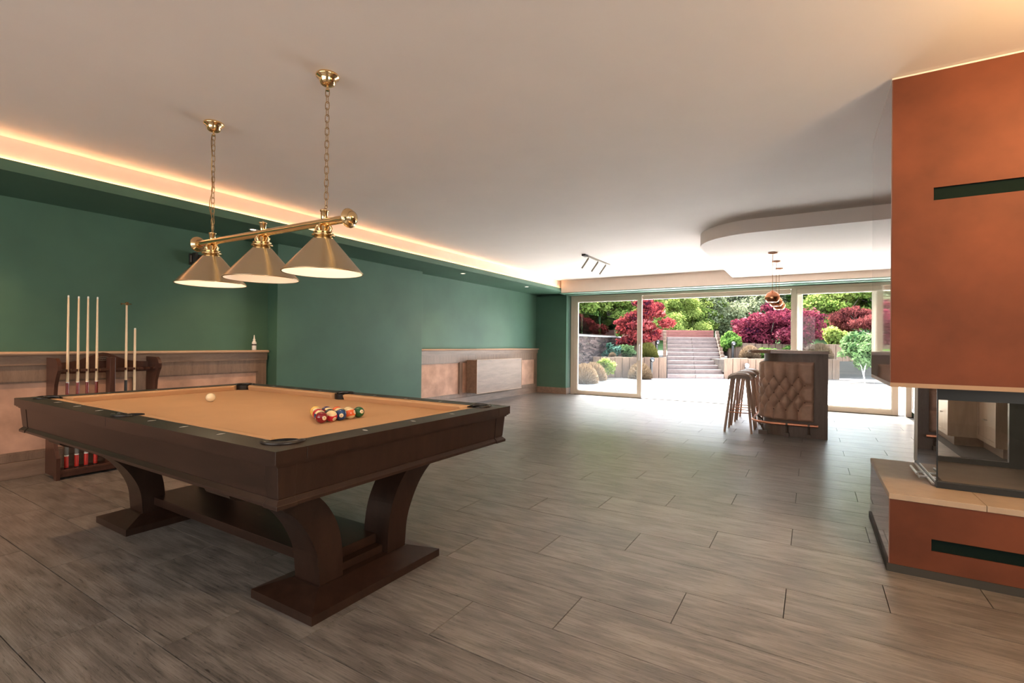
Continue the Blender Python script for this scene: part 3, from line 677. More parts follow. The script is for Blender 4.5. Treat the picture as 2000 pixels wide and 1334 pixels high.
em = MB().tube([(RX0+0.034, 1.855+0.055*math.cos(2*PI*i/24), 0.985+0.016*math.sin(2*PI*i/24)) for i in range(24)], 0.002, 6, closed=True)
em.tube([(RX0+0.034, 1.815+0.08*i/24, 0.985+0.006*math.sin(i*1.7)) for i in range(25)], 0.0016, 5)
part('emblem', em, M['steel'], rackt)
cy_list = [(1.573, 0.058, 1.528), (1.641, 0.058, 1.525), (1.705, 0.058, 1.530), (1.770, 0.058, 1.531), (1.985, 0.058, 1.503), (2.052, 0.058, 1.267)]
holes = MB(); XCU = -5.348
def plate(y0, y1, cs):
    x0, x1 = RX1-0.165, RX1-0.055
    xs = y0
    for c in cs+[None]:
        e = y1 if c is None else c-0.013
        holes.box(x0, x1, xs, e, 0.885, 0.905)
        if c is not None:
            holes.box(x0, XCU-0.014, c-0.013, c+0.013, 0.885, 0.905)
            xs = c+0.013
plate(1.506, 1.844, [1.573, 1.641, 1.705, 1.770]); plate(1.886, 2.204, [1.985, 2.052, 2.115, 2.170])
part('cue_clip_bar', holes, M['rackwood'], rackt)
def cue(y, z0, z1, label, kind):
    c = thing('pool_cue', (XCU, y, z0), label, 'cue', 'cues standing in the rack')
    L = z1-z0; j = 0.79-z0
    def seg(name, a, b, ra, rb, m, n=14): part(name, MB().lathe([(ra, a), (rb, b)], n=n), m, c, world=False)
    if kind == 'red':
        seg('bumper', 0.0, 0.018, 0.0125, 0.0145, M['rubber']); seg('butt', 0.018, 0.115, 0.0150, 0.0145, M['cuered']); seg('collar', 0.115, 0.125, 0.0148, 0.0148, M['white'])
        seg('grip', 0.125, 0.42, 0.0144, 0.0135, M['cuegrey']); seg('forearm', 0.42, j, 0.0134, 0.0108, M['cueforearm']); seg('ferrule', L-0.018, L-0.006, 0.0066, 0.0064, M['white']); seg('tip', L-0.006, L, 0.0064, 0.0050, M['white'])
        seg('joint', j, j+0.008, 0.0110, 0.0110, M['white']); seg('shaft', j+0.008, L-0.018, 0.0108, 0.0066, M['maple'])
    elif kind == 'rest':
        seg('grip', 0.0, j, 0.0140, 0.0112, M['plasticblack']); seg('shaft', j, L-0.02, 0.0105, 0.0075, M['maple'])
        part('bridge_head', MB().box(-0.006, 0.006, -0.045, 0.035, L-0.022, L-0.014).box(-0.008, 0.008, -0.011, 0.011, L-0.03, L-0.002).box(-0.004, 0.004, -0.045, -0.04, L-0.03, L-0.012), M['brass'], c, world=False)
    else:
        seg('shaft', 0.02, L-0.012, 0.0140, 0.0085, M['maple']); seg('bumper', 0.0, 0.02, 0.0125, 0.0140, M['rubber']); seg('tip', L-0.012, L, 0.0085, 0.007, M['white'])
for i, (y, z0, z1) in enumerate(cy_list):
    lab = ['leftmost of the red gripped maple cues in the rack', 'second from the left of the red gripped maple cues', 'third from the left of the red gripped maple cues', 'red gripped maple cue next to the rack centre post',
           'cue rest with small brass bridge head and black grip in the rack', 'short all-maple cue standing right of the cue rest'][i]
    cue(y, z0, z1, lab, 'red' if i < 4 else 'rest' if i == 4 else 'short')

# ================================================================== FIREPLACE
FX0, FY0, FY1, FXE = 0.350, 3.205, 4.150, XR-0.002
fp = thing('fireplace', (1.2, 3.68, 0), 'terracotta plastered glass sided fireplace with floating hood and stone hearth slab', 'fireplace')
def P(name, mb, mat, parent=None, **k): return part(name, mb, mat, parent or fp, **k)
h = MB(); sx0, sx1 = 0.516, 1.75
h.box(FX0, FXE, FY0+0.03, FY1, 0.978, ZC-0.012)
h.box(FX0, sx0, FY0, FY0+0.03, 0.978, ZC-0.012).box(sx1, FXE, FY0, FY0+0.03, 0.978, ZC-0.012).box(sx0, sx1, FY0, FY0+0.03, 0.978, 1.902).box(sx0, sx1, FY0, FY0+0.03, 1.966, ZC-0.012)
hood = P('hood', h, M['terra'])
P('hood_side_face', MB().box(FX0-0.004, FX0-0.0002, FY0+0.004, FY1, 0.978, ZC-0.012), M['terraside'])
P('air_slot', MB().box(sx0, sx1, FY0+0.012, FY0+0.0295, 1.902, 1.966), M['void'], hood)
P('hood_top_bead', MB().box(FX0-0.004, FXE, FY0-0.003, FY1, ZC-0.012, ZC-0.004), M['cream'])
P('hood_trim', MB().box(FX0-0.003, FXE, FY0, FY1, 0.956, 0.9778), M['beige'])
b = MB(); bx0 = 0.517
b.box(FX0, FXE, FY0+0.03, FY1, 0.04, 0.374)
b.box(FX0, bx0, FY0+0.004, FY0+0.03, 0.04, 0.374).box(sx1, FXE, FY0+0.004, FY0+0.03, 0.04, 0.374).box(bx0, sx1, FY0+0.004, FY0+0.03, 0.04, 0.139).box(bx0, sx1, FY0+0.004, FY0+0.03, 0.20, 0.374)
base = P('base', b, M['terra'])
P('base_side_face', MB().box(FX0-0.004, FX0-0.0002, FY0+0.008, FY1, 0.04, 0.374), M['terraside'])
P('air_slot', MB().box(bx0, sx1, FY0+0.014, FY0+0.0295, 0.139, 0.20), M['void'], base)
P('plinth', MB().box(FX0-0.012, FXE, FY0-0.002, FY1, 0.0, 0.0395), M['plinth'])
P('hearth_slab', MB().box(FX0-0.005, 0.72, FY0, FY1+0.002, 0.3742, 0.404), M['stone'], bevel=0.002)
P('hearth_slab', MB().box(0.7215, FXE, FY0, FY1+0.002, 0.3742, 0.404), M['stone'], bevel=0.002)
gx0, gy0, gy1 = 0.578, 3.465, 4.135
P('firebox_frame', MB().box(gx0, FXE, gy0, gy0+0.035, 0.405, 0.438).box(gx0, gx0+0.03, gy0+0.035, gy1, 0.405, 0.425).box(gx0+0.03, 1.02, gy1-0.03, gy1, 0.438, 0.470)
  .box(gx0+0.006, FXE, gy0+0.006, gy0+0.03, 0.880, 0.9555).box(gx0+0.006, gx0+0.03, gy0+0.03, gy1, 0.935, 0.9555).box(1.02, 1.075, gy1-0.03, gy1, 0.405, 0.9555).box(1.075, FXE, gy1-0.02, gy1, 0.405, 0.9555), M['black'])
P('firebox_floor', MB().box(gx0+0.031, FXE, gy0+0.036, gy1, 0.4045, 0.437), M['stone'])
P('glass_pane', MB().box(gx0+0.004, 1.9, gy0+0.010, gy0+0.014, 0.438, 0.90), M['fireglass'])
P('glass_pane', MB().box(gx0+0.004, gx0+0.008, gy0+0.016, gy1-0.02, 0.425, 0.935), glass('side_fire_glass', (0.40, 0.37, 0.33), 3.0))
P('glass_pane', MB().box(gx0+0.03, 1.02, gy1-0.018, gy1-0.014, 0.470, 0.95), M['fireglass'])
P('corner_post', MB().box(gx0, gx0+0.006, gy0+0.004, gy0+0.010, 0.438, 0.955), M['black'])
P('back_edge_post', MB().box(gx0-0.004, gx0+0.012, gy1-0.02, gy1, 0.425, 0.955), M['darksteel'])
hg = P('door_hinge', MB().box(gx0-0.012, gx0, gy0+0.05, gy1-0.06, 0.409, 0.418).box(gx0-0.05, gx0, gy0+0.20, gy0+0.212, 0.413, 0.421).box(gx0-0.045, gx0, gy0+0.31, gy0+0.322, 0.413, 0.421).box(gx0-0.05, gx0-0.043, gy0+0.18, gy0+0.34, 0.411, 0.419), M['steel'])
P('handle', MB().tube([(gx0-0.052, gy0+0.20, 0.428), (gx0-0.052, gy0+0.42, 0.428)], 0.007, 12), M['steel'], hg)
P('handle', MB().tube([(gx0+0.03, gy0+0.20, 0.445), (gx0+0.03, gy0+0.36, 0.445)], 0.006, 12), M['steel'], hg)

# ================================================================== BAR COUNTER
bar = thing('bar_counter', (-0.2, 8.2, 0), 'brown oak bar counter with buttoned tan leather front and copper foot rail', 'bar')
def B(name, mb, mat, parent=None, **k): return part(name, mb, mat, parent or bar, **k)
BXR, BXL, BYF, BYB, BRD = 0.172, -0.56, 7.26, 9.45, 0.28
def bpath(off, n=14):
    """outer outline of the bar shell from the right front end round the corner to the back, offset outwards"""
    c = (BXL+BRD, BYF+BRD)
    return [(BXR, BYF-off)]+[(c[0]+(BRD+off)*math.cos(a), c[1]+(BRD+off)*math.sin(a)) for a in [-PI/2-(PI/2)*i/n for i in range(n+1)]]+[(BXL-off, BYB)]
def shell(o0, o1, z0, z1, mb=None):
    a, b_ = bpath(o1), bpath(o0); return (mb or MB()).prism(a+b_[::-1], z0, z1, smooth=False)
B('bar_body', shell(-0.04, 0.0, 0.0, 1.066), M['baroak'])
B('end_panel', MB().box(BXR-0.04, BXR-0.0005, BYF+0.041, BYF+0.52, 0.0, 1.066), M['baroak'])
B('inner_shelf', MB().box(BXL+0.041, BXR-0.05, BYF+0.25, BYB, 0.70, 0.73), M['baroak'])
top = [(BXR+0.012, BYF-0.03)]+[(-0.42, BYF-0.03)]+arc(-0.42, BYF+0.30, 0.33, -PI/2, -PI, 12)+[(-0.75, BYB+0.03), (-0.20, BYB+0.03), (-0.20, BYF+0.55), (BXR+0.012, BYF+0.55)]
B('countertop', MB().prism(top, 1.067, 1.105), M['barto'], bevel=0.008, seg=3)
# tufted panel
LEN = [0]; pth = bpath(0.004, 24)[0:]
pth[0] = (0.024, BYF-0.004); pth[-1] = (BXL-0.004, 9.1)
seg = [math.dist(pth[i], pth[i+1]) for i in range(len(pth)-1)]
cum = [0]
for d in seg: cum.append(cum[-1]+d)
def at(s):
    i = min(max(np.searchsorted(cum, s)-1, 0), len(seg)-1); t = (s-cum[i])/seg[i]
    a, b_ = pth[i], pth[i+1]; dx_, dy_ = (b_[0]-a[0])/seg[i], (b_[1]-a[1])/seg[i]
    return a[0]+dx_*t*seg[i], a[1]+dy_*t*seg[i], (-dy_, dx_)
SP, ZR = 0.139, [0.765, 0.66, 0.553, 0.447, 0.34]
def dimple(s, z):
    s0 = s-0.101; best = 1.0
    for r, zr in enumerate(ZR):
        if abs(z-zr) > 0.07: continue
        k = s0/SP-(0.5 if r % 2 == 0 else 0); ds = (k-round(k))*SP
        if round(k) < 0: continue
        best = min(best, 1-0.85*math.exp(-(ds*ds+(z-zr)**2)/0.018**2))
    return best
def puff(s, z):
    # s measured from the right edge; even rows at .101+k*SP, odd rows at .101+SP/2+k*SP
    s0 = s-0.101
    dz = 0.106
    p = s0/SP; q = (z-ZR[1])/dz
    if p < 0:
        d = min(abs(z-ZR[1]), abs(z-ZR[3])); e = min(1, (0.955-z)/0.03, (z-0.205)/0.03)
        return min(1, d/0.04)**0.45*max(0, e)**0.4
    if z > ZR[0]:
        f = abs(math.sin(PI*(p-0.5)))**0.45; h_ = f
        e = min(1, (0.955-z)/0.03) ; h_ *= max(0, e)**0.4
        v_ = min((z-ZR[0])/0.05, 1); a_ = abs(math.sin(PI*(p+0.5*(ZR[0]-ZR[1])/dz)))
        return h_
    if z < ZR[4]:
        f = abs(math.sin(PI*(p-0.5)))**0.45; e = min(1, (z-0.205)/0.03); return f*max(0, e)**0.4
    u = p+q*0.5; v_ = p-q*0.5
    su, sv = abs(math.sin(PI*u)), abs(math.sin(PI*v_))
    return 0.30*min(su, sv)**0.35+0.70*(su*sv)**0.45
ns, nz = 330, 110
Ltot = cum[-1]; vs = []; fs = []
for j in range(nz+1):
    z = 0.20+0.76*j/nz
    for i in range(ns+1):
        s_ = Ltot*i/ns; x, y, nrm = at(s_)
        hgt = puff(s_, z)
        ed = min(1, s_/0.025)
        hgt *= dimple(s_, z)
        dep = 0.006+0.054*hgt*max(0, ed)**0.4
        if i == 0 or j == 0 or j == nz: dep = -0.006
        vs.append((x+nrm[0]*dep, y+nrm[1]*dep, z))
for j in range(nz):
    for i in range(ns):
        a = j*(ns+1)+i; fs.append((a, a+1, a+ns+2, a+ns+1))
tp = B('tufted_panel', MB().add(vs, [f[::-1] for f in fs], True), M['suede'])
for r, z in enumerate(ZR):
    k = 0
    while True:
        s_ = 0.101+SP*k+(SP/2 if r % 2 == 0 else 0); k += 1
        if s_ > 1.9: break
        x, y, nrm = at(s_)
        B('button', MB().sphere((x+nrm[0]*0.018, y+nrm[1]*0.014, z), 0.0085, 10, 6), M['suedeshade'], tp)
rp = [(0.07, BYF-0.15, 0.175)]+[(-0.42, BYF-0.15, 0.175)]+[(-0.42+0.26*math.cos(a), BYF+0.11+0.26*math.sin(a), 0.175) for a in [-PI/2-PI/2*i/10 for i in range(1, 11)]]+[(-0.68, 9.3, 0.175)]
B('foot_rail', MB().tube(rp, 0.0165, 14), M['copperdull'])
for x, y, w_ in ((-0.03, BYF, 'y'), (-0.27, BYF, 'y'), (-0.56, 7.9, 'x'), (-0.56, 8.6, 'x'), (-0.47, 7.35, 'd')):
    if w_ == 'y': m = MB().box(x-0.022, x+0.022, BYF-0.06, BYF-0.0005, 0.0, 0.05).tube([(x, BYF-0.03, 0.05), (x, BYF-0.045, 0.11), (x, BYF-0.135, 0.16)], 0.013, 10).tube([(x-0.012, BYF-0.15, 0.175), (x+0.012, BYF-0.15, 0.175)], 0.021, 14)
    elif w_ == 'x': m = MB().box(BXL-0.06, BXL-0.0005, y-0.022, y+0.022, 0.0, 0.05).tube([(BXL-0.03, y, 0.05), (BXL-0.045, y, 0.11), (BXL-0.105, y, 0.16)], 0.013, 10)
    else: m = MB().box(-0.60, -0.50, 7.25, 7.31, 0.0, 0.05).tube([(-0.54, 7.29, 0.05), (-0.56, 7.26, 0.11), (-0.59, 7.20, 0.16)], 0.013, 10)
    B('rail_bracket', m, M['baroak'])
single('bar_tap_knob', MB().sphere((-0.735, 7.40, 1.092), 0.013, 14, 8), M['steel'], (-0.735, 7.40, 1.092), 'small round chrome knob at the left tip of the bar countertop', 'knob')

# stools
def stool(x, y, label):
    t = thing('bar_stool', (x, y, 0), label, 'stool', 'bar stools along the left side of the bar')
    W, D, z1 = 0.140, 0.15, 0.800
    vs = []; nx, ny = 16, 12
    rings = []
    for j in range(ny+1):
        v = -1+2*j/ny; yy = D*v; ring = []
        edge = (1-abs(v)**6)
        for i in range(nx+1):
            u = -1+2*i/nx; xx = W*math.copysign(min(abs(u)*1.15, 1.0), u)
            zz = z1-0.082*abs(u)**2.8-0.030*(1-edge)
            ring.append((xx, yy*(1-0.05*abs(u)**3), zz))
        for i in range(nx, -1, -1):
            u = -1+2*i/nx; xx = W*0.90*math.copysign(min(abs(u)*1.1, 1.0), u)
            zz = z1-0.078-0.022*abs(u)**4
            ring.append((xx, yy*0.97, zz))
        rings.append(ring)
    part('seat', MB().loft(rings, True, True), M['stoolseat'], t, world=False)
    for sx in (1, -1):
        for sy in (1, -1):
            part('leg', MB().tube([(sx*0.088, sy*0.105, 0.742), (sx*0.165, sy*0.205, 0.0)], [0.020, 0.0145], 14), M['stoolwood'], t, world=False)
            part('leg_cap', MB().lathe([(0.019, 0.722), (0.022, 0.725), (0.022, 0.742)], (sx*0.090, sy*0.108, 0), 14), M['copperdull'], t, world=False)
    zf = 0.265; a, c = 0.139, 0.171
    part('foot_ring', MB().tube([(-a, -c, zf), (a, -c, zf), (a, c, zf), (-a, c, zf)], 0.0065, 8, closed=True), M['copperdull'], t, world=False)
    return t
stool(-0.838, 7.365, 'nearest bar stool, with taupe saddle seat and walnut legs')
stool(-0.838, 7.995, 'middle bar stool, second along the left side of the bar')
stool(-0.838, 8.625, 'farthest bar stool, closest to the open glass door')

# pendants over the bar
for y, lab in ((7.42, 'nearest of the three copper globe pendants over the bar'), (8.19, 'middle one of the three copper globe pendants over the bar'), (8.96, 'farthest of the three copper globe pendants, nearest the doors')):
    t = thing('pendant_lamp', (-0.46, y, ZD), lab, 'lamp', 'copper globe pendants over the bar')
    part('canopy', MB().lathe([(0.012, -0.030), (0.050, -0.026), (0.056, -0.012), (0.056, -0.0005)], n=28), M['rosecan'], t, world=False)
    part('cord', MB().tube([(0, 0, -0.03), (0, 0, -0.53)], 0.0035, 8), M['chain'], t, world=False)
    zc = -0.605; R_ = 0.092
    g = part('globe_shade', MB().sphere((0, 0, zc), R_, 32, 20, 0.92, z0=-0.72, z1=0.98).lathe([(0.020, zc+0.078), (0.020, zc+0.09), (0.008, zc+0.094)], n=20), M['copper'], t, world=False)
    part('shade_lining', MB().sphere((0, 0, zc), R_-0.002, 32, 14, 0.92, z0=-0.72, z1=0.5), M['shadein'], g, world=False)
    part('lamp_glass', MB().sphere((0, 0, zc-0.035), 0.032, 18, 10), M['lamp'], t, world=False)

# tall cabinets along the right wall
def tall(y0, y1, x0, x1, nd, label, ztop=2.25):
    t = thing('tall_cabinet', ((x0+x1)/2, (y0+y1)/2, 0), label, 'cabinet')
    part('carcass', MB().box(x0+0.022, x1, y0, y1, 0.10, ztop), M['paleoak'], t)
    part('kick_board', MB().box(x0+0.06, x1, y0+0.002, y1, 0.0, 0.0995), M['oakh'], t)
    w_ = (y1-y0)/nd
    for k in range(nd):
        a, b_ = y0+k*w_+0.002, y0+(k+1)*w_-0.002
        for z0, z1 in ((0.104, 0.62), (0.624, 0.80), (0.804, ztop-0.004)):
            d = part('door' if z1-z0 > 0.3 else 'drawer_front', MB().box(x0+0.006, x0+0.0215, a, b_, z0, z1).box(x0, x0+0.006, a, a+0.06, z0, z1).box(x0, x0+0.006, b_-0.06, b_, z0, z1).box(x0, x0+0.006, a+0.06, b_-0.06, z0, z0+0.05).box(x0, x0+0.006, a+0.06, b_-0.06, z1-0.05, z1), M['paleoak'], t)
            part('handle', MB().tube([(x0-0.022, (a+b_)/2-0.05, (z0+z1)/2), (x0-0.022, (a+b_)/2+0.05, (z0+z1)/2)], 0.006, 8).box(x0-0.022, x0, (a+b_)/2-0.045, (a+b_)/2-0.039, (z0+z1)/2-0.004, (z0+z1)/2+0.004).box(x0-0.022, x0, (a+b_)/2+0.039, (a+b_)/2+0.045, (z0+z1)/2-0.004, (z0+z1)/2+0.004), M['steel'], d)
tall(7.80, 10.30, 1.40, XR-0.002, 4, 'long oak cabinet with panelled doors beside the right glass door')
tall(7.10, 7.795, 1.66, XR-0.002, 1, 'set back oak cabinet seen through the fireplace glass')
t = thing('corner_cabinet', (2.03, 6.7, 0), 'brown oak fluted cabinet end behind the fireplace glass', 'cabinet')
part('cabinet_body', MB().box(1.82, XR-0.002, 6.35, 7.095, 0, 2.28), M['baroak'], t)
for k in range(5):
    part('flute', MB().tube([(1.87+k*0.075, 6.345, 0.10), (1.87+k*0.075, 6.345, 2.2)], 0.012, 8), M['baroak'], t)

# ================================================================== GARDEN
S0 = Vector((-4.31, 17.37, 0)); GA = Vector((0.843, 0.538, 0)).normalized(); GB = Vector((-GA.y, GA.x, 0))
def G(u, v, z=0): return S0+GA*u+GB*v+Vector((0, 0, z))
def gquad(mb, u0, u1, v0, v1, z0, z1, sk=0.0, skl=None):
    sl = sk if skl is None else skl
    c = [G(u0+sl*v0, v0), G(u1+sk*v0, v0), G(u1+sk*v1, v1), G(u0+sl*v1, v1)]
    vs = [(p.x, p.y, z0) for p in c]+[(p.x, p.y, z1) for p in c]
    return mb.add(vs, [(0,3,2,1),(4,5,6,7),(0,1,5,4),(1,2,6,5),(2,3,7,6),(3,0,4,7)])
# patio slabs
patio = struct('patio', MB().box(-14, 14, 10.66, 26, -0.35, -0.03), M['grout'])
random.seed(3)
cachep = {}
for i in range(-8, 9):
    for j in range(0, 11):
        x, y = i*0.995-0.4, 10.67+j*0.995
        # clip: only where in front of the planters
        c = Vector((x+0.5, y+0.5, 0))-S0
        if c.dot(GB) > 0.55 or x < -6.7 or x > 7: continue
        if 'p' not in cachep: cachep['p'] = MB().frustum((0.003, 0.987, 0.003, 0.987), (0.006, 0.984, 0.006, 0.984), -0.03, -0.004).mesh('patio_slab', M['patio'])
        o = bpy.data.objects.new('patio_slab', cachep['p']); COL.objects.link(o); o.parent = patio; o.location = (x, y, 0)
# stairs
stair = thing('garden_stairs', tuple(G(1, 0)), 'broad timber garden stairs rising between two planters', 'stairs')
RS, RN, SK, W_ = 0.149, 0.305, 0.33, 2.03
for k in range(10):
    m = MB(); v0, v1 = k*RN, (k+1)*RN+0.03
    for u0, u1 in ((0.02, W_/2-0.004), (W_/2+0.004, W_-0.02)):
        mb = MB(); gquad(mb, u0, u1, v0, v1, k*RS+0.004, (k+1)*RS, SK)
        part('step', mb, M['sleeperh'], stair, bevel=0.008)
part('landing', gquad(MB(), 0.0, W_, 10*RN+0.03, 10*RN+1.2, 10*RS-0.15, 10*RS-0.01, SK), M['sleeperh'], stair)
part('stair_bed', gquad(MB(), 0.01, W_-0.01, 0.2, 10*RN, 0.0, 0.004, SK), M['soil'], stair)
rw = thing('board_wall', tuple(G(1.5, 4.6, 1.4)), 'red brown board wall behind the top of the stairs', 'wall')
for j in range(4):
    for i in range(2):
        part('board', gquad(MB(), -0.5+i*2.0, 1.494+i*2.0, 4.3, 4.35, 1.36+j*0.115, 1.36+j*0.115+0.11), M['redwood'], rw, bevel=0.004)
# planters of upright sleepers
def planter(name, u0, u1, label, zt=0.72, v=0.0, vb=2.2, z0=-0.02, wd=0.262, soil=True, sgnside=None):
    t = thing(name, tuple(G((u0+u1)/2, v)), label, 'planter')
    n = max(1, round((u1-u0)/wd)); d = (u1-u0)/n
    rs = random.Random(int(u0*10)+5)
    for i in range(n):
        e = rs.uniform(-0.012, 0.012)
        part('sleeper', gquad(MB(), u0+i*d+0.008, u0+(i+1)*d-0.008, v+rs.uniform(-0.008, 0.008), v+0.12, z0, zt+e), M['sleeper'], t, bevel=0.01)
    if soil: part('soil', gquad(MB(), u0+0.01-(0.638*v if u0 < 0 else 0), u1-0.01, v+0.125, v+vb, zt-0.5, zt-0.05, 0.0, 0.638 if u0 < 0 else 0.0), M['soil'], t)
    return t
planter('planter', -2.58, -0.02, 'low sleeper planter left of the stairs, behind the closed door pane', vb=1.75)
planter('planter', 2.05, 6.1, 'low sleeper planter right of the stairs, running behind the bar', vb=1.55)
planter('planter', -1.35, 0.30, 'upper sleeper tier left of the stairs under the red maple', zt=1.32, v=1.9, vb=3.0, z0=0.6)
planter('planter', 2.95, 10.5, 'upper sleeper tier right of the stairs behind the shrubs', zt=1.25, v=1.7, vb=3.5, z0=0.6)
# stair stringer sleepers
for nm, ua, lab in (('stair_curb', -0.14, 'stepped sleeper curb on the left edge of the stairs'), ('stair_curb', W_+0.0, 'stepped sleeper curb on the right edge of the stairs')):
    t = thing(nm, tuple(G(ua, 0.0)), lab, 'curb')
    for k in range(12):
        v0, v1 = k*0.27, (k+1)*0.27-0.006
        zt = 0.72 if v0 < 0.9 else (0.72+(v0-0.9)*0.50)
        part('sleeper', gquad(MB(), ua, ua+0.13, v0+0.001, v1, -0.02 if k < 2 else 0.1, zt, SK), M['sleeper'], t, bevel=0.01)
# stone wall with glass balustrade on the left
WX = -6.62
sw = thing('stone_wall', (WX-0.2, 14, 0), 'dark ledgestone garden wall beyond the left glass door', 'wall')
part('wall_core', MB().box(WX-0.35, WX-0.03, 10.7, 19.2, -0.05, 1.43), M['soil'], sw)
rs = random.Random(11); m = MB(); z = 0.0
while z < 1.42:
    hh = rs.choice((0.045, 0.06, 0.05, 0.038)); y = 10.7+rs.uniform(0, 0.2)
    while y < 19.1:
        l = rs.uniform(0.16, 0.42); dd = rs.uniform(0.0, 0.035)
        m.box(WX-0.05, WX-0.035+dd, y+0.003, y+l-0.003, z+0.002, min(z+hh, 1.43)-0.002); y += l
    z += hh
part('ledge_stone', m, M['ledge'], sw, kind='stuff')
part('coping', MB().box(WX-0.37, WX+0.03, 10.68, 19.25, 1.43, 1.475), M['coping'], sw, bevel=0.006)
gb = thing('glass_balustrade', (WX-0.2, 14, 1.475), 'frameless glass balustrade standing on the dark ledgestone wall', 'balustrade')
for k in range(5):
    part('glass_panel', MB().box(WX-0.215, WX-0.20, 10.75+k*1.7, 12.43+k*1.7, 1.50, 2.22), M['glassrail'], gb)
part('base_channel', MB().box(WX-0.23, WX-0.185, 10.7, 19.2, 1.476, 1.52), M['darksteel'], gb)
# woodland floor: terraces and slope
def hill():
    nx, ny = 60, 50; vs = []; fs = []
    for j in range(ny+1):
        for i in range(nx+1):
            v = 3.2+j*1.3; u = -45+i*1.7
            p = G(u, v); z = 0.9+max(0, v-3.2)*0.02
            if v > 8: z += (v-8)*0.16
            if -0.5 < u < 3.6 and v < 8: z = min(z, 0.9)
            z += 0.25*math.sin(u*0.6)*math.cos(v*0.5) if v > 8 else 0
            vs.append((p.x, p.y, z))
    for j in range(ny):
        for i in range(nx): a = j*(nx+1)+i; fs.append((a, a+1, a+nx+2, a+nx+1))
    return MB().add(vs, fs, True)
struct('woodland_floor', hill(), M['grass'])
struct('garden_ground', MB().box(-40, 40, 26, 60, -0.5, -0.05).box(-40, -7, 10.7, 26, -0.5, -0.02).box(7, 40, 10.7, 26, -0.5, -0.02), M['soil'])
struct('side_bank', MB().box(-30, WX-0.36, 8, 19.3, -0.05, 1.40), M['grass'])

# ---- foliage
def leaves_mesh(name, mat, centers, radii, n, size, seed, flat=0.8, droop=0.0, elong=1.6, shell=0.55):
    """cloud of small pointed leaves filling the given ellipsoids"""
    r = np.random.default_rng(seed)
    c = np.array(centers, float); R = np.array(radii, float)
    if R.ndim == 1: R = np.stack([R, R, R*flat], 1)
    vol = R.prod(1); idx = r.choice(len(c), n, p=vol**0.67/(vol**0.67).sum())
    d = r.normal(size=(n, 3)); d /= np.linalg.norm(d, axis=1)[:, None]
    rad = shell+(1-shell)*r.random(n)**0.6
    rad *= 1+0.12*r.normal(size=n)
    P_ = c[idx]+d*R[idx]*rad[:, None]
    nrm = r.normal(size=(n, 3))*0.8+d*0.6+np.array([0, 0, 0.7]); nrm /= np.linalg.norm(nrm, axis=1)[:, None]
    a = np.cross(nrm, r.normal(size=(n, 3))); a[:, 2] -= droop; a /= np.linalg.norm(a, axis=1)[:, None]
    b_ = np.cross(nrm, a); s_ = size*(0.6+0.8*r.random(n))[:, None]
    V = np.empty((n, 4, 3)); V[:, 0] = P_-a*s_*elong*0.5; V[:, 1] = P_+b_*s_*0.5; V[:, 2] = P_+a*s_*elong*0.5; V[:, 3] = P_-b_*s_*0.5
    me = bpy.data.meshes.new(name); me.vertices.add(4*n); me.vertices.foreach_set('co', V.ravel().astype(np.float32))
    me.loops.add(4*n); me.loops.foreach_set('vertex_index', np.arange(4*n, dtype=np.int32))
    me.polygons.add(n); me.polygons.foreach_set('loop_start', np.arange(0, 4*n, 4, dtype=np.int32)); me.polygons.foreach_set('loop_total', np.full(n, 4, np.int32))
    me.update(calc_edges=True)
    clump = r.random(len(c))[idx]
    tone = np.clip(0.55*r.random(n)+0.45*clump, 0, 1)
    at_ = me.attributes.new('tone', 'FLOAT', 'FACE'); at_.data.foreach_set('value', tone.astype(np.float32))
    me.materials.append(mat); return me
def blobs(seed, n, R, H, z0, r0, squash=1.0):
    r = np.random.default_rng(seed); c = []; rr = []
    for i in range(n):
        d = r.normal(size=3); d /= np.linalg.norm(d); q = r.random()**0.45
        c.append((d[0]*R*q, d[1]*R*q, z0+H/2+d[2]*H/2*q)); k = r0*(0.6+0.8*r.random()); rr.append((k, k, k*squash))
    return c, rr
def branches(pts_to, trunk_r, base=(0, 0, 0), fork=0.4, seed=1, n=10):
    r = random.Random(seed); mb = MB()
    top = max(p[2] for p in pts_to)
    f = Vector((r.uniform(-.1, .1), r.uniform(-.1, .1), top*fork))
    mb.tube([base, (f.x*0.6, f.y*0.6, f.z*0.5), tuple(f)], [trunk_r, trunk_r*0.8, trunk_r*0.65], 8)
    for i in range(min(n, len(pts_to))):
        p = Vector(pts_to[i]); mid = f.lerp(p, 0.5)+Vector((0, 0, -0.06*top*r.random()))
        mb.tube([tuple(f), tuple(mid), tuple(p)], [trunk_r*0.5, trunk_r*0.3, trunk_r*0.1], 6)
    return mb
def plant(name, loc, label, cat, lm, mat=None, stem=None, group=None, rot=0, sc_=1.0, part_name='foliage'):
    t = thing(name, loc, label, cat, group); t.rotation_euler = (0, 0, rot); t.scale = (sc_,)*3
    me = lm if isinstance(lm, bpy.types.Mesh) else None
    o = bpy.data.objects.new(part_name, me); COL.objects.link(o); o.parent = t; o['kind'] = 'stuff'
    if stem is not None:
        if isinstance(stem, MB): stem = stem.mesh('trunk', M['bark'])
        o = bpy.data.objects.new('trunk', stem); COL.objects.link(o); o.parent = t
    return t
def soilbed(u0, u1, v0, v1, lab):
    m = gquad(MB(), u0, u1, v0, v1, -0.03, 0.015)
    c = G((u0+u1)/2, (v0+v1)/2); single('planting_bed', m, M['soil'], (c.x, c.y, 0), lab, 'planting bed', kind='stuff')
soilbed(4.3, 8.2, -1.85, -0.01, 'dark soil bed in front of the right planter around the variegated shrub')
soilbed(-2.62, -0.75, -0.85, -0.01, 'narrow soil bed at the foot of the low left planter')
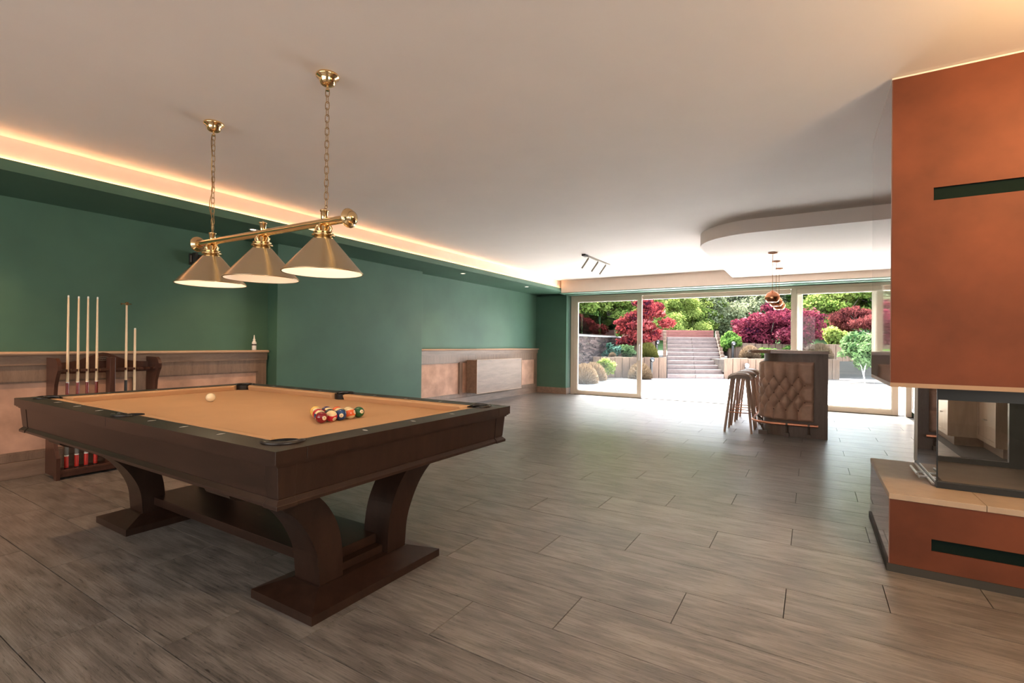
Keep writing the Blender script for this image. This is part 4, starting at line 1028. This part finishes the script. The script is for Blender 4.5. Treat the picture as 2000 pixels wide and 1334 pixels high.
# maples
def maple(name, loc, lab, mt, n, cl, size, seed, trunk, zb=0.0, droop=0.0, H=2.0, R=0.9):
    c, rr = cl
    me = leaves_mesh('foliage', mt, c, rr, n, size, seed, shell=0.35, droop=droop, elong=2.2)
    tr = branches([tuple(p) for p in c], trunk, seed=seed, n=14)
    return plant(name, loc, lab, 'tree', me, stem=tr)
c, r_ = blobs(21, 34, 1.02, 1.95, 0.28, 0.30, 0.55); maple('red_maple_tree', tuple(G(-0.45, 1.35, 0.68)), 'scarlet leaved maple tree in the left planter beside the stairs', M['leafred'], 11000, (c, r_), 0.060, 3, 0.045)
c, r_ = blobs(22, 60, 1.70, 1.9, 0.15, 0.36, 0.55); maple('purple_maple_tree', tuple(G(4.95, 2.3, 0.80)), 'wide crimson leaved maple tree behind the bar counter', M['leafpurple'], 17000, (c, r_), 0.060, 4, 0.06)
c, r_ = blobs(23, 40, 1.45, 1.0, 1.0, 0.33, 0.6)
r_ = [(a*1.0, b_*1.0, q*0.9) for a, b_, q in r_]; c = [(p[0], p[1], p[2]-0.42*(p[0]**2+p[1]**2)*0.6+0.2) for p in c]
maple('weeping_maple_tree', tuple(G(10.75, 4.8, 0.95)), 'drooping dusky red maple seen through the right glass door', M['leafdusk'], 12000, (c, r_), 0.055, 5, 0.09, droop=1.2)
# grass tufts and round shrubs (fine upright stems)
def tuft_mesh(mat, R, H, n, seed, wd=0.006, round_=True):
    r = np.random.default_rng(seed); V = np.empty((n, 4, 3))
    th = r.random(n)*2*PI; ph = np.arccos(1-r.random(n)*0.98)
    d = np.stack([np.sin(ph)*np.cos(th), np.sin(ph)*np.sin(th), np.cos(ph)], 1); d[:, 2] = np.abs(d[:, 2])
    tip = d*np.array([R, R, H])*(0.88+0.2*r.random(n))[:, None]; s0 = tip*np.array([0.35, 0.35, 0.2])*(0.6+0.8*r.random(n))[:, None]
    side = np.cross(tip-s0, r.normal(size=(n, 3))); side /= np.linalg.norm(side, axis=1)[:, None]; side *= wd
    V[:, 0] = s0-side; V[:, 1] = s0+side; V[:, 2] = tip+side*0.5; V[:, 3] = tip-side*0.5
    me = bpy.data.meshes.new('foliage'); me.vertices.add(4*n); me.vertices.foreach_set('co', V.ravel().astype(np.float32))
    me.loops.add(4*n); me.loops.foreach_set('vertex_index', np.arange(4*n, dtype=np.int32)); me.polygons.add(n)
    me.polygons.foreach_set('loop_start', np.arange(0, 4*n, 4, dtype=np.int32)); me.polygons.foreach_set('loop_total', np.full(n, 4, np.int32)); me.update(calc_edges=True)
    at_ = me.attributes.new('tone', 'FLOAT', 'FACE'); at_.data.foreach_set('value', r.random(n).astype(np.float32)); me.materials.append(mat); return me
ts = tuft_mesh(M['straw'], 0.37, 0.50, 7000, 1); th_ = tuft_mesh(M['olive'], 0.38, 0.56, 8000, 2, 0.007)
def g3(u, v, z): return tuple(G(u, v, z))
plant('straw_bush', g3(3.29, 0.75, 0.67), 'round dry straw coloured bush on the low planter right of the stairs', 'bush', ts)
plant('heather_bush', g3(-0.45, 0.75, 0.67), 'round olive heather bush on the low planter under the red maple', 'bush', th_)
plant('straw_bush', (-5.75, 13.5, 0.0), 'leftmost straw coloured tuft on the patio, at the edge of the left pane', 'bush', ts, rot=1, sc_=1.15)
plant('straw_bush', (-5.95, 14.7, 0.0), 'second straw coloured tuft from the stone wall, in front of the left planter', 'bush', ts, rot=2, sc_=1.15)
plant('straw_bush', g3(-1.05, -0.42, 0.0), 'straw coloured tuft half behind the handle stile of the left door', 'bush', ts, rot=3, sc_=1.1)
plant('straw_bush', g3(3.75, -0.45, 0.0), 'straw coloured tuft on the patio behind the bar stools', 'bush', ts, rot=4, sc_=1.0)
plant('straw_bush', g3(5.9, 0.8, 0.67), 'faded straw bush on the right planter seen above the bar end', 'bush', ts, rot=5, sc_=1.2)
def shrub(loc, lab, mt, R, H, n, size, seed, nb=14, trunk=0.02, name='shrub'):
    c, r_ = blobs(seed, nb, R*0.75, H*0.8, H*0.15, R*0.36, 0.9)
    me = leaves_mesh('foliage', mt, c, r_, n, size, seed, shell=0.4)
    return plant(name, loc, lab, 'shrub', me, stem=branches([tuple(p) for p in c], trunk, seed=seed, n=7))
shrub(g3(3.15, 1.75, 0.72), 'bright green juniper bush at the top right of the stairs', M['leafgreen'], 0.48, 1.05, 7000, 0.05, 31, name='juniper_bush')
shrub(g3(-1.75, 0.75, 0.66), 'blue green rhododendron on the low left planter by the stone wall', M['leafblue'], 0.34, 0.5, 900, 0.10, 32)
shrub(g3(-1.2, 0.7, 0.66), 'pale flowering rhododendron under the red maple', M['leafshrub'], 0.34, 0.45, 1100, 0.075, 33)
plant('straw_bush', g3(-1.8, 0.45, 0.67), 'small brown bush on the low left planter by the stone wall', 'bush', ts, rot=6, sc_=0.42)
shrub((-5.84, 15.62, 0.0), 'young lime green shrub in front of the low left planter', M['leaflime'], 0.35, 0.70, 900, 0.07, 34)
shrub(g3(3.95, 0.7, 0.66), 'lime green shrub on the right planter above the bar stools', M['leafgreen'], 0.40, 0.45, 1500, 0.07, 35)
shrub(g3(4.25, -0.4, 0.0), 'lime green shrub in front of the right planter behind the bar', M['leaflime'], 0.42, 0.85, 2000, 0.07, 36)
shrub(g3(4.9, 1.0, 0.66), 'leafy green shrub showing above the bar countertop', M['leafgreen'], 0.45, 0.50, 1800, 0.06, 37)
c, r_ = blobs(38, 26, 0.72, 1.1, 0.3, 0.26, 0.9)
c = [(p[0], p[1], p[2]+0.25) for p in c]
me = leaves_mesh('foliage', M['leafshrub'], c, r_, 5200, 0.075, 38, shell=0.3)
stm = MB().tube([(-0.05, -0.4, 0), (-0.08, -0.38, 0.3), (-0.02, -0.25, 0.6), (-0.06, -0.1, 1.0)], [0.022, 0.018, 0.016, 0.01], 8).tube([(0.3, 0.2, 0), (0.28, 0.15, 0.4), (0.35, 0.1, 0.9)], 0.012, 6).tube([(0.0, 0.25, 0), (-0.1, 0.2, 0.5), (-0.25, 0.1, 0.9)], 0.012, 6)
t = plant('variegated_shrub', g3(6.15, -1.15, 0.0), 'tall glossy variegated shrub with pale trunk outside the right door', 'shrub', me, stem=stm.mesh('trunk', M['white']))
shrub(g3(6.3, 2.4, 1.05), 'light green hedge plant on the upper tier behind the right door', M['leafgreen'], 0.7, 0.9, 4500, 0.06, 39)
shrub(g3(7.6, 2.3, 1.05), 'yellow green hedge plant on the upper tier left of the weeping maple', M['leaflime'], 0.7, 0.8, 4500, 0.06, 40)
shrub(g3(9.2, 2.4, 0.9), 'dark green hedge plant on the upper tier under the weeping maple', M['leafdark'], 0.8, 0.7, 4000, 0.06, 41)
shrub((-8.0, 14.6, 1.40), 'low yellow green shrub behind the glass balustrade', M['leaflime'], 0.7, 0.35, 2500, 0.05, 42)
shrub((-8.2, 16.5, 1.40), 'dark green shrub behind the glass balustrade', M['leafdark'], 0.8, 0.8, 3500, 0.06, 43)
# garden lights
def bollard(loc, h_, lab, mt='plasticblack'):
    t = thing('garden_light', loc, lab, 'garden light', 'small black garden lights')
    part('post', MB().tube([(0, 0, 0), (0, 0, h_)], 0.045 if h_ > 0.4 else 0.018, 14), M['plasticblack'], t, world=False)
    part('head', MB().sphere((0.03, 0, h_+0.05), 0.085, 20, 12), M[mt], t, world=False)
    part('lens', MB().sphere((0.045, -0.055, h_+0.03), 0.04, 14, 8), M['steel'], t, world=False)
bollard(g3(-0.60, -0.20, 0.0), 0.60, 'tall black bollard light in front of the low left planter')
bollard(g3(-0.05, 1.0, 0.68), 0.52, 'black ball light on a stem beside the olive heather bush')
bollard(g3(2.9, 1.25, 0.68), 0.50, 'black ball light on a stem above the round straw bush')
bollard(g3(2.72, -0.12, 0.0), 0.42, 'silver ball light in front of the right planter behind the stools', 'steel')
# woodland beyond: four crown shapes shared by many trees
def tree_kind(mt, seed, R, H, nb, n, size, tr, r0):
    c, r_ = blobs(seed, nb, R, H, H*0.12, r0, 0.7)
    me = leaves_mesh('foliage', mt, c, r_, n, size, seed, shell=0.25)
    return me, branches([tuple(p) for p in c], tr, seed=seed, n=16, fork=0.35).mesh('trunk', M['bark'])
K = {'lime': tree_kind(M['leaflime'], 51, 2.3, 6.5, 40, 15000, 0.15, 0.12, 0.7),
     'green': tree_kind(M['leafgreen'], 52, 2.6, 8.0, 44, 16000, 0.17, 0.16, 0.8),
     'grey': tree_kind(M['leafgrey'], 53, 2.4, 8.5, 50, 12000, 0.13, 0.13, 0.7),
     'dark': tree_kind(M['leafdark'], 54, 1.9, 5.5, 30, 12000, 0.13, 0.12, 0.6)}
KL = {'lime': ('lime_tree', 'lime green sunlit tree in the wood beyond the garden', 'lime green trees beyond the garden'),
      'green': ('leafy_tree', 'fresh green leafy tree in the wood beyond the garden', 'fresh green trees beyond the garden'),
      'grey': ('woodland_tree', 'thin grey green tree on the slope beyond the stairs', 'grey green trees on the slope'),
      'dark': ('evergreen_tree', 'dark bluish evergreen in the wood beyond the garden', 'dark evergreens beyond the garden')}
def bush_kind(mt, seed, n):
    c, r_ = blobs(seed, 34, 2.1, 3.6, 0.0, 0.62, 0.8)
    return leaves_mesh('foliage', mt, c, r_, n, 0.11, seed, shell=0.25), branches([tuple(p) for p in c], 0.06, seed=seed, n=10, fork=0.25).mesh('trunk', M['bark'])
K['greybush'] = bush_kind(M['leafgrey'], 61, 11000); K['limebush'] = bush_kind(M['leaflime'], 62, 11000); K['greenbush'] = bush_kind(M['leafgreen'], 63, 11000)
KL['greybush'] = ('thicket_bush', 'pale grey green bush in the thicket beyond the stairs', 'pale thicket bushes on the slope')
KL['limebush'] = ('thicket_bush', 'yellow green bush in the thicket beyond the garden', 'yellow green thicket bushes')
KL['greenbush'] = ('thicket_bush', 'mid green bush in the thicket beyond the garden', 'mid green thicket bushes')
rs = random.Random(99)
# (u, v, kind, scale)
spots = [(-9.5, 8.5, 'green', .9), (-6.5, 7.5, 'lime', .8), (-4.2, 9.0, 'green', .9), (-2.0, 8.6, 'lime', .75), (0.2, 10.0, 'lime', .72), (2.4, 10.5, 'lime', .55), (4.3, 11.3, 'lime', .50), (6.1, 12.0, 'lime', .50), (-8, 12, 'green', 1.1), (-4, 13, 'green', 1.0), (-0.5, 14, 'lime', 1.1),
         (7.2, 18.2, 'dark', .55), (9.0, 19.0, 'grey', .9), (10.5, 16, 'grey', .75), (4.5, 17.5, 'lime', .9), (12.2, 18.5, 'grey', .95), (8.2, 24, 'grey', 1.2), (11.5, 25, 'grey', 1.25), (14.5, 24, 'lime', 1.2), (5.0, 24, 'lime', 1.2), (1.5, 20, 'lime', 1.3), (-3, 20, 'green', 1.5), (-8, 18, 'green', 1.5),
         (12.5, 9.5, 'lime', .7), (14.6, 9.0, 'green', .85), (16.5, 10.5, 'lime', .85), (17.2, 14, 'green', 1.1), (19.5, 12, 'lime', 1.0), (13.0, 13.0, 'green', .9), (21, 17, 'green', 1.4), (17.5, 20, 'dark', 1.6), (23.5, 11, 'green', 1.2), (26, 15, 'green', 1.5),
         (3, 32, 'grey', 1.6), (9, 33, 'grey', 1.6), (15, 32, 'grey', 1.6), (21, 28, 'green', 1.7), (-4, 30, 'green', 1.8), (-12, 26, 'green', 1.8), (-14, 14, 'green', 1.4), (28, 24, 'green', 1.9), (-20, 20, 'green', 1.8), (20, 38, 'grey', 1.9), (12, 41, 'grey', 1.9), (4, 40, 'grey', 1.9), (-6, 40, 'green', 2.0)]
spots += [(1.0, 9.0, 'limebush', .62), (3.2, 9.6, 'limebush', .6), (-1.6, 8.8, 'greenbush', .7), (-4.5, 9.5, 'limebush', .8), (-7.0, 9.0, 'greenbush', .9), (-10, 9.8, 'greenbush', 1.0), (5.2, 11.5, 'limebush', .62), (7.2, 13.2, 'greybush', .85), (9.0, 13.8, 'greybush', .8), (10.8, 13.4, 'greybush', .85), (12.4, 12.0, 'limebush', .75),
          (5.5, 15.5, 'greybush', 1.0), (8.4, 16.6, 'greybush', 1.05), (11.0, 17.0, 'greybush', 1.05), (13.6, 16.4, 'greybush', 1.0), (15.5, 13.5, 'limebush', 1.0), (18.0, 13.6, 'greenbush', 1.0), (2.5, 14.6, 'greenbush', 1.0), (7, 21, 'greybush', 1.4), (10.5, 22, 'greybush', 1.4), (14, 21.5, 'greybush', 1.4), (17.8, 18.5, 'limebush', 1.2), (3.5, 21, 'greybush', 1.4), (9, 27, 'greybush', 1.7), (13.5, 28, 'greybush', 1.7), (5, 27.5, 'greybush', 1.7), (17.5, 26, 'greybush', 1.7), (-2, 16.5, 'limebush', 1.2), (-6.5, 16, 'greenbush', 1.2), (-11, 15, 'greenbush', 1.3), (15.0, 8.2, 'greenbush', .65), (19.8, 9.6, 'limebush', .8), (22, 13, 'limebush', 1.0)]
WHAT = {'lime': 'lime green tree', 'green': 'fresh green tree', 'grey': 'thin grey green tree', 'dark': 'dark bluish evergreen', 'greybush': 'pale grey green bush', 'limebush': 'yellow green bush', 'greenbush': 'mid green bush'}
def whereabouts(u, v):
    """plain words for where a tree stands: beyond which garden feature, and how far back"""
    p = G(u, v); a = math.degrees(math.atan2(p.x, p.y))
    side = ('beyond the stone wall, left of the doors' if a < -23.6 else 'beyond the left door pane' if a < -18.6 else 'behind the scarlet maple' if a < -14.8 else
            'beyond the left half of the stairs' if a < -12 else 'beyond the right half of the stairs' if a < -8.6 else 'left behind the crimson maple' if a < -4.5 else
            'right behind the crimson maple' if a < -0.5 else 'beyond the right door pane' if a < 3 else 'behind the weeping maple' if a < 7 else 'far right of the doors')
    row = 'nearest row' if v < 10.5 else 'second row' if v < 14.5 else 'mid slope' if v < 19.5 else 'high slope' if v < 27 else 'top of slope'
    return side+', '+row
for u, v, kd, s_ in spots:
    nm, lb, gr = KL[kd]; lb = WHAT[kd]+' '+whereabouts(u, v); gz = 0.85+max(0, v-3.2)*0.02+(max(0, v-8)*0.16)
    p = G(u, v, gz-0.3)
    plant(nm, tuple(p), lb, 'tree', K[kd][0], stem=K[kd][1], group=gr, rot=rs.uniform(0, 6), sc_=s_)
# bare dark trunks that stand out against the grey-green wood
def bare(u, v, h_, lean, seed, lab):
    r = random.Random(seed); gz = 0.85+v*0.02+max(0, v-8)*0.16-0.4; p = G(u, v, gz)
    m = MB(); pts = [(lean*t*t*h_, 0.1*math.sin(t*5), h_*t) for t in [i/8 for i in range(9)]]
    m.tube(pts, [0.16*(1-0.75*i/8) for i in range(9)], 8)
    for i in range(9):
        t = 0.3+0.07*i; b_ = Vector((lean*t*t*h_, 0.1*math.sin(t*5), h_*t)); d = Vector((r.choice((-1, 1))*r.uniform(.5, 1), r.uniform(-.4, .4), r.uniform(.3, .9)))*h_*0.22
        m.tube([tuple(b_), tuple(b_+d*0.5+Vector((0, 0, 0.1))), tuple(b_+d)], [0.06, 0.035, 0.012], 6)
    single('bare_tree', m, M['bark'], (0, 0, 0), lab, 'tree').location = p
bare(6.6, 15.6, 7.5, -0.22, 1, 'bare dark tree leaning left above the stairs')
bare(10.2, 17.4, 9.0, 0.02, 2, 'straight bare tree trunk right of the leaning one, beyond the stairs')
bare(13.0, 17.8, 9.0, 0.05, 3, 'slender bare trunk left of the copper pendants, beyond the stairs')
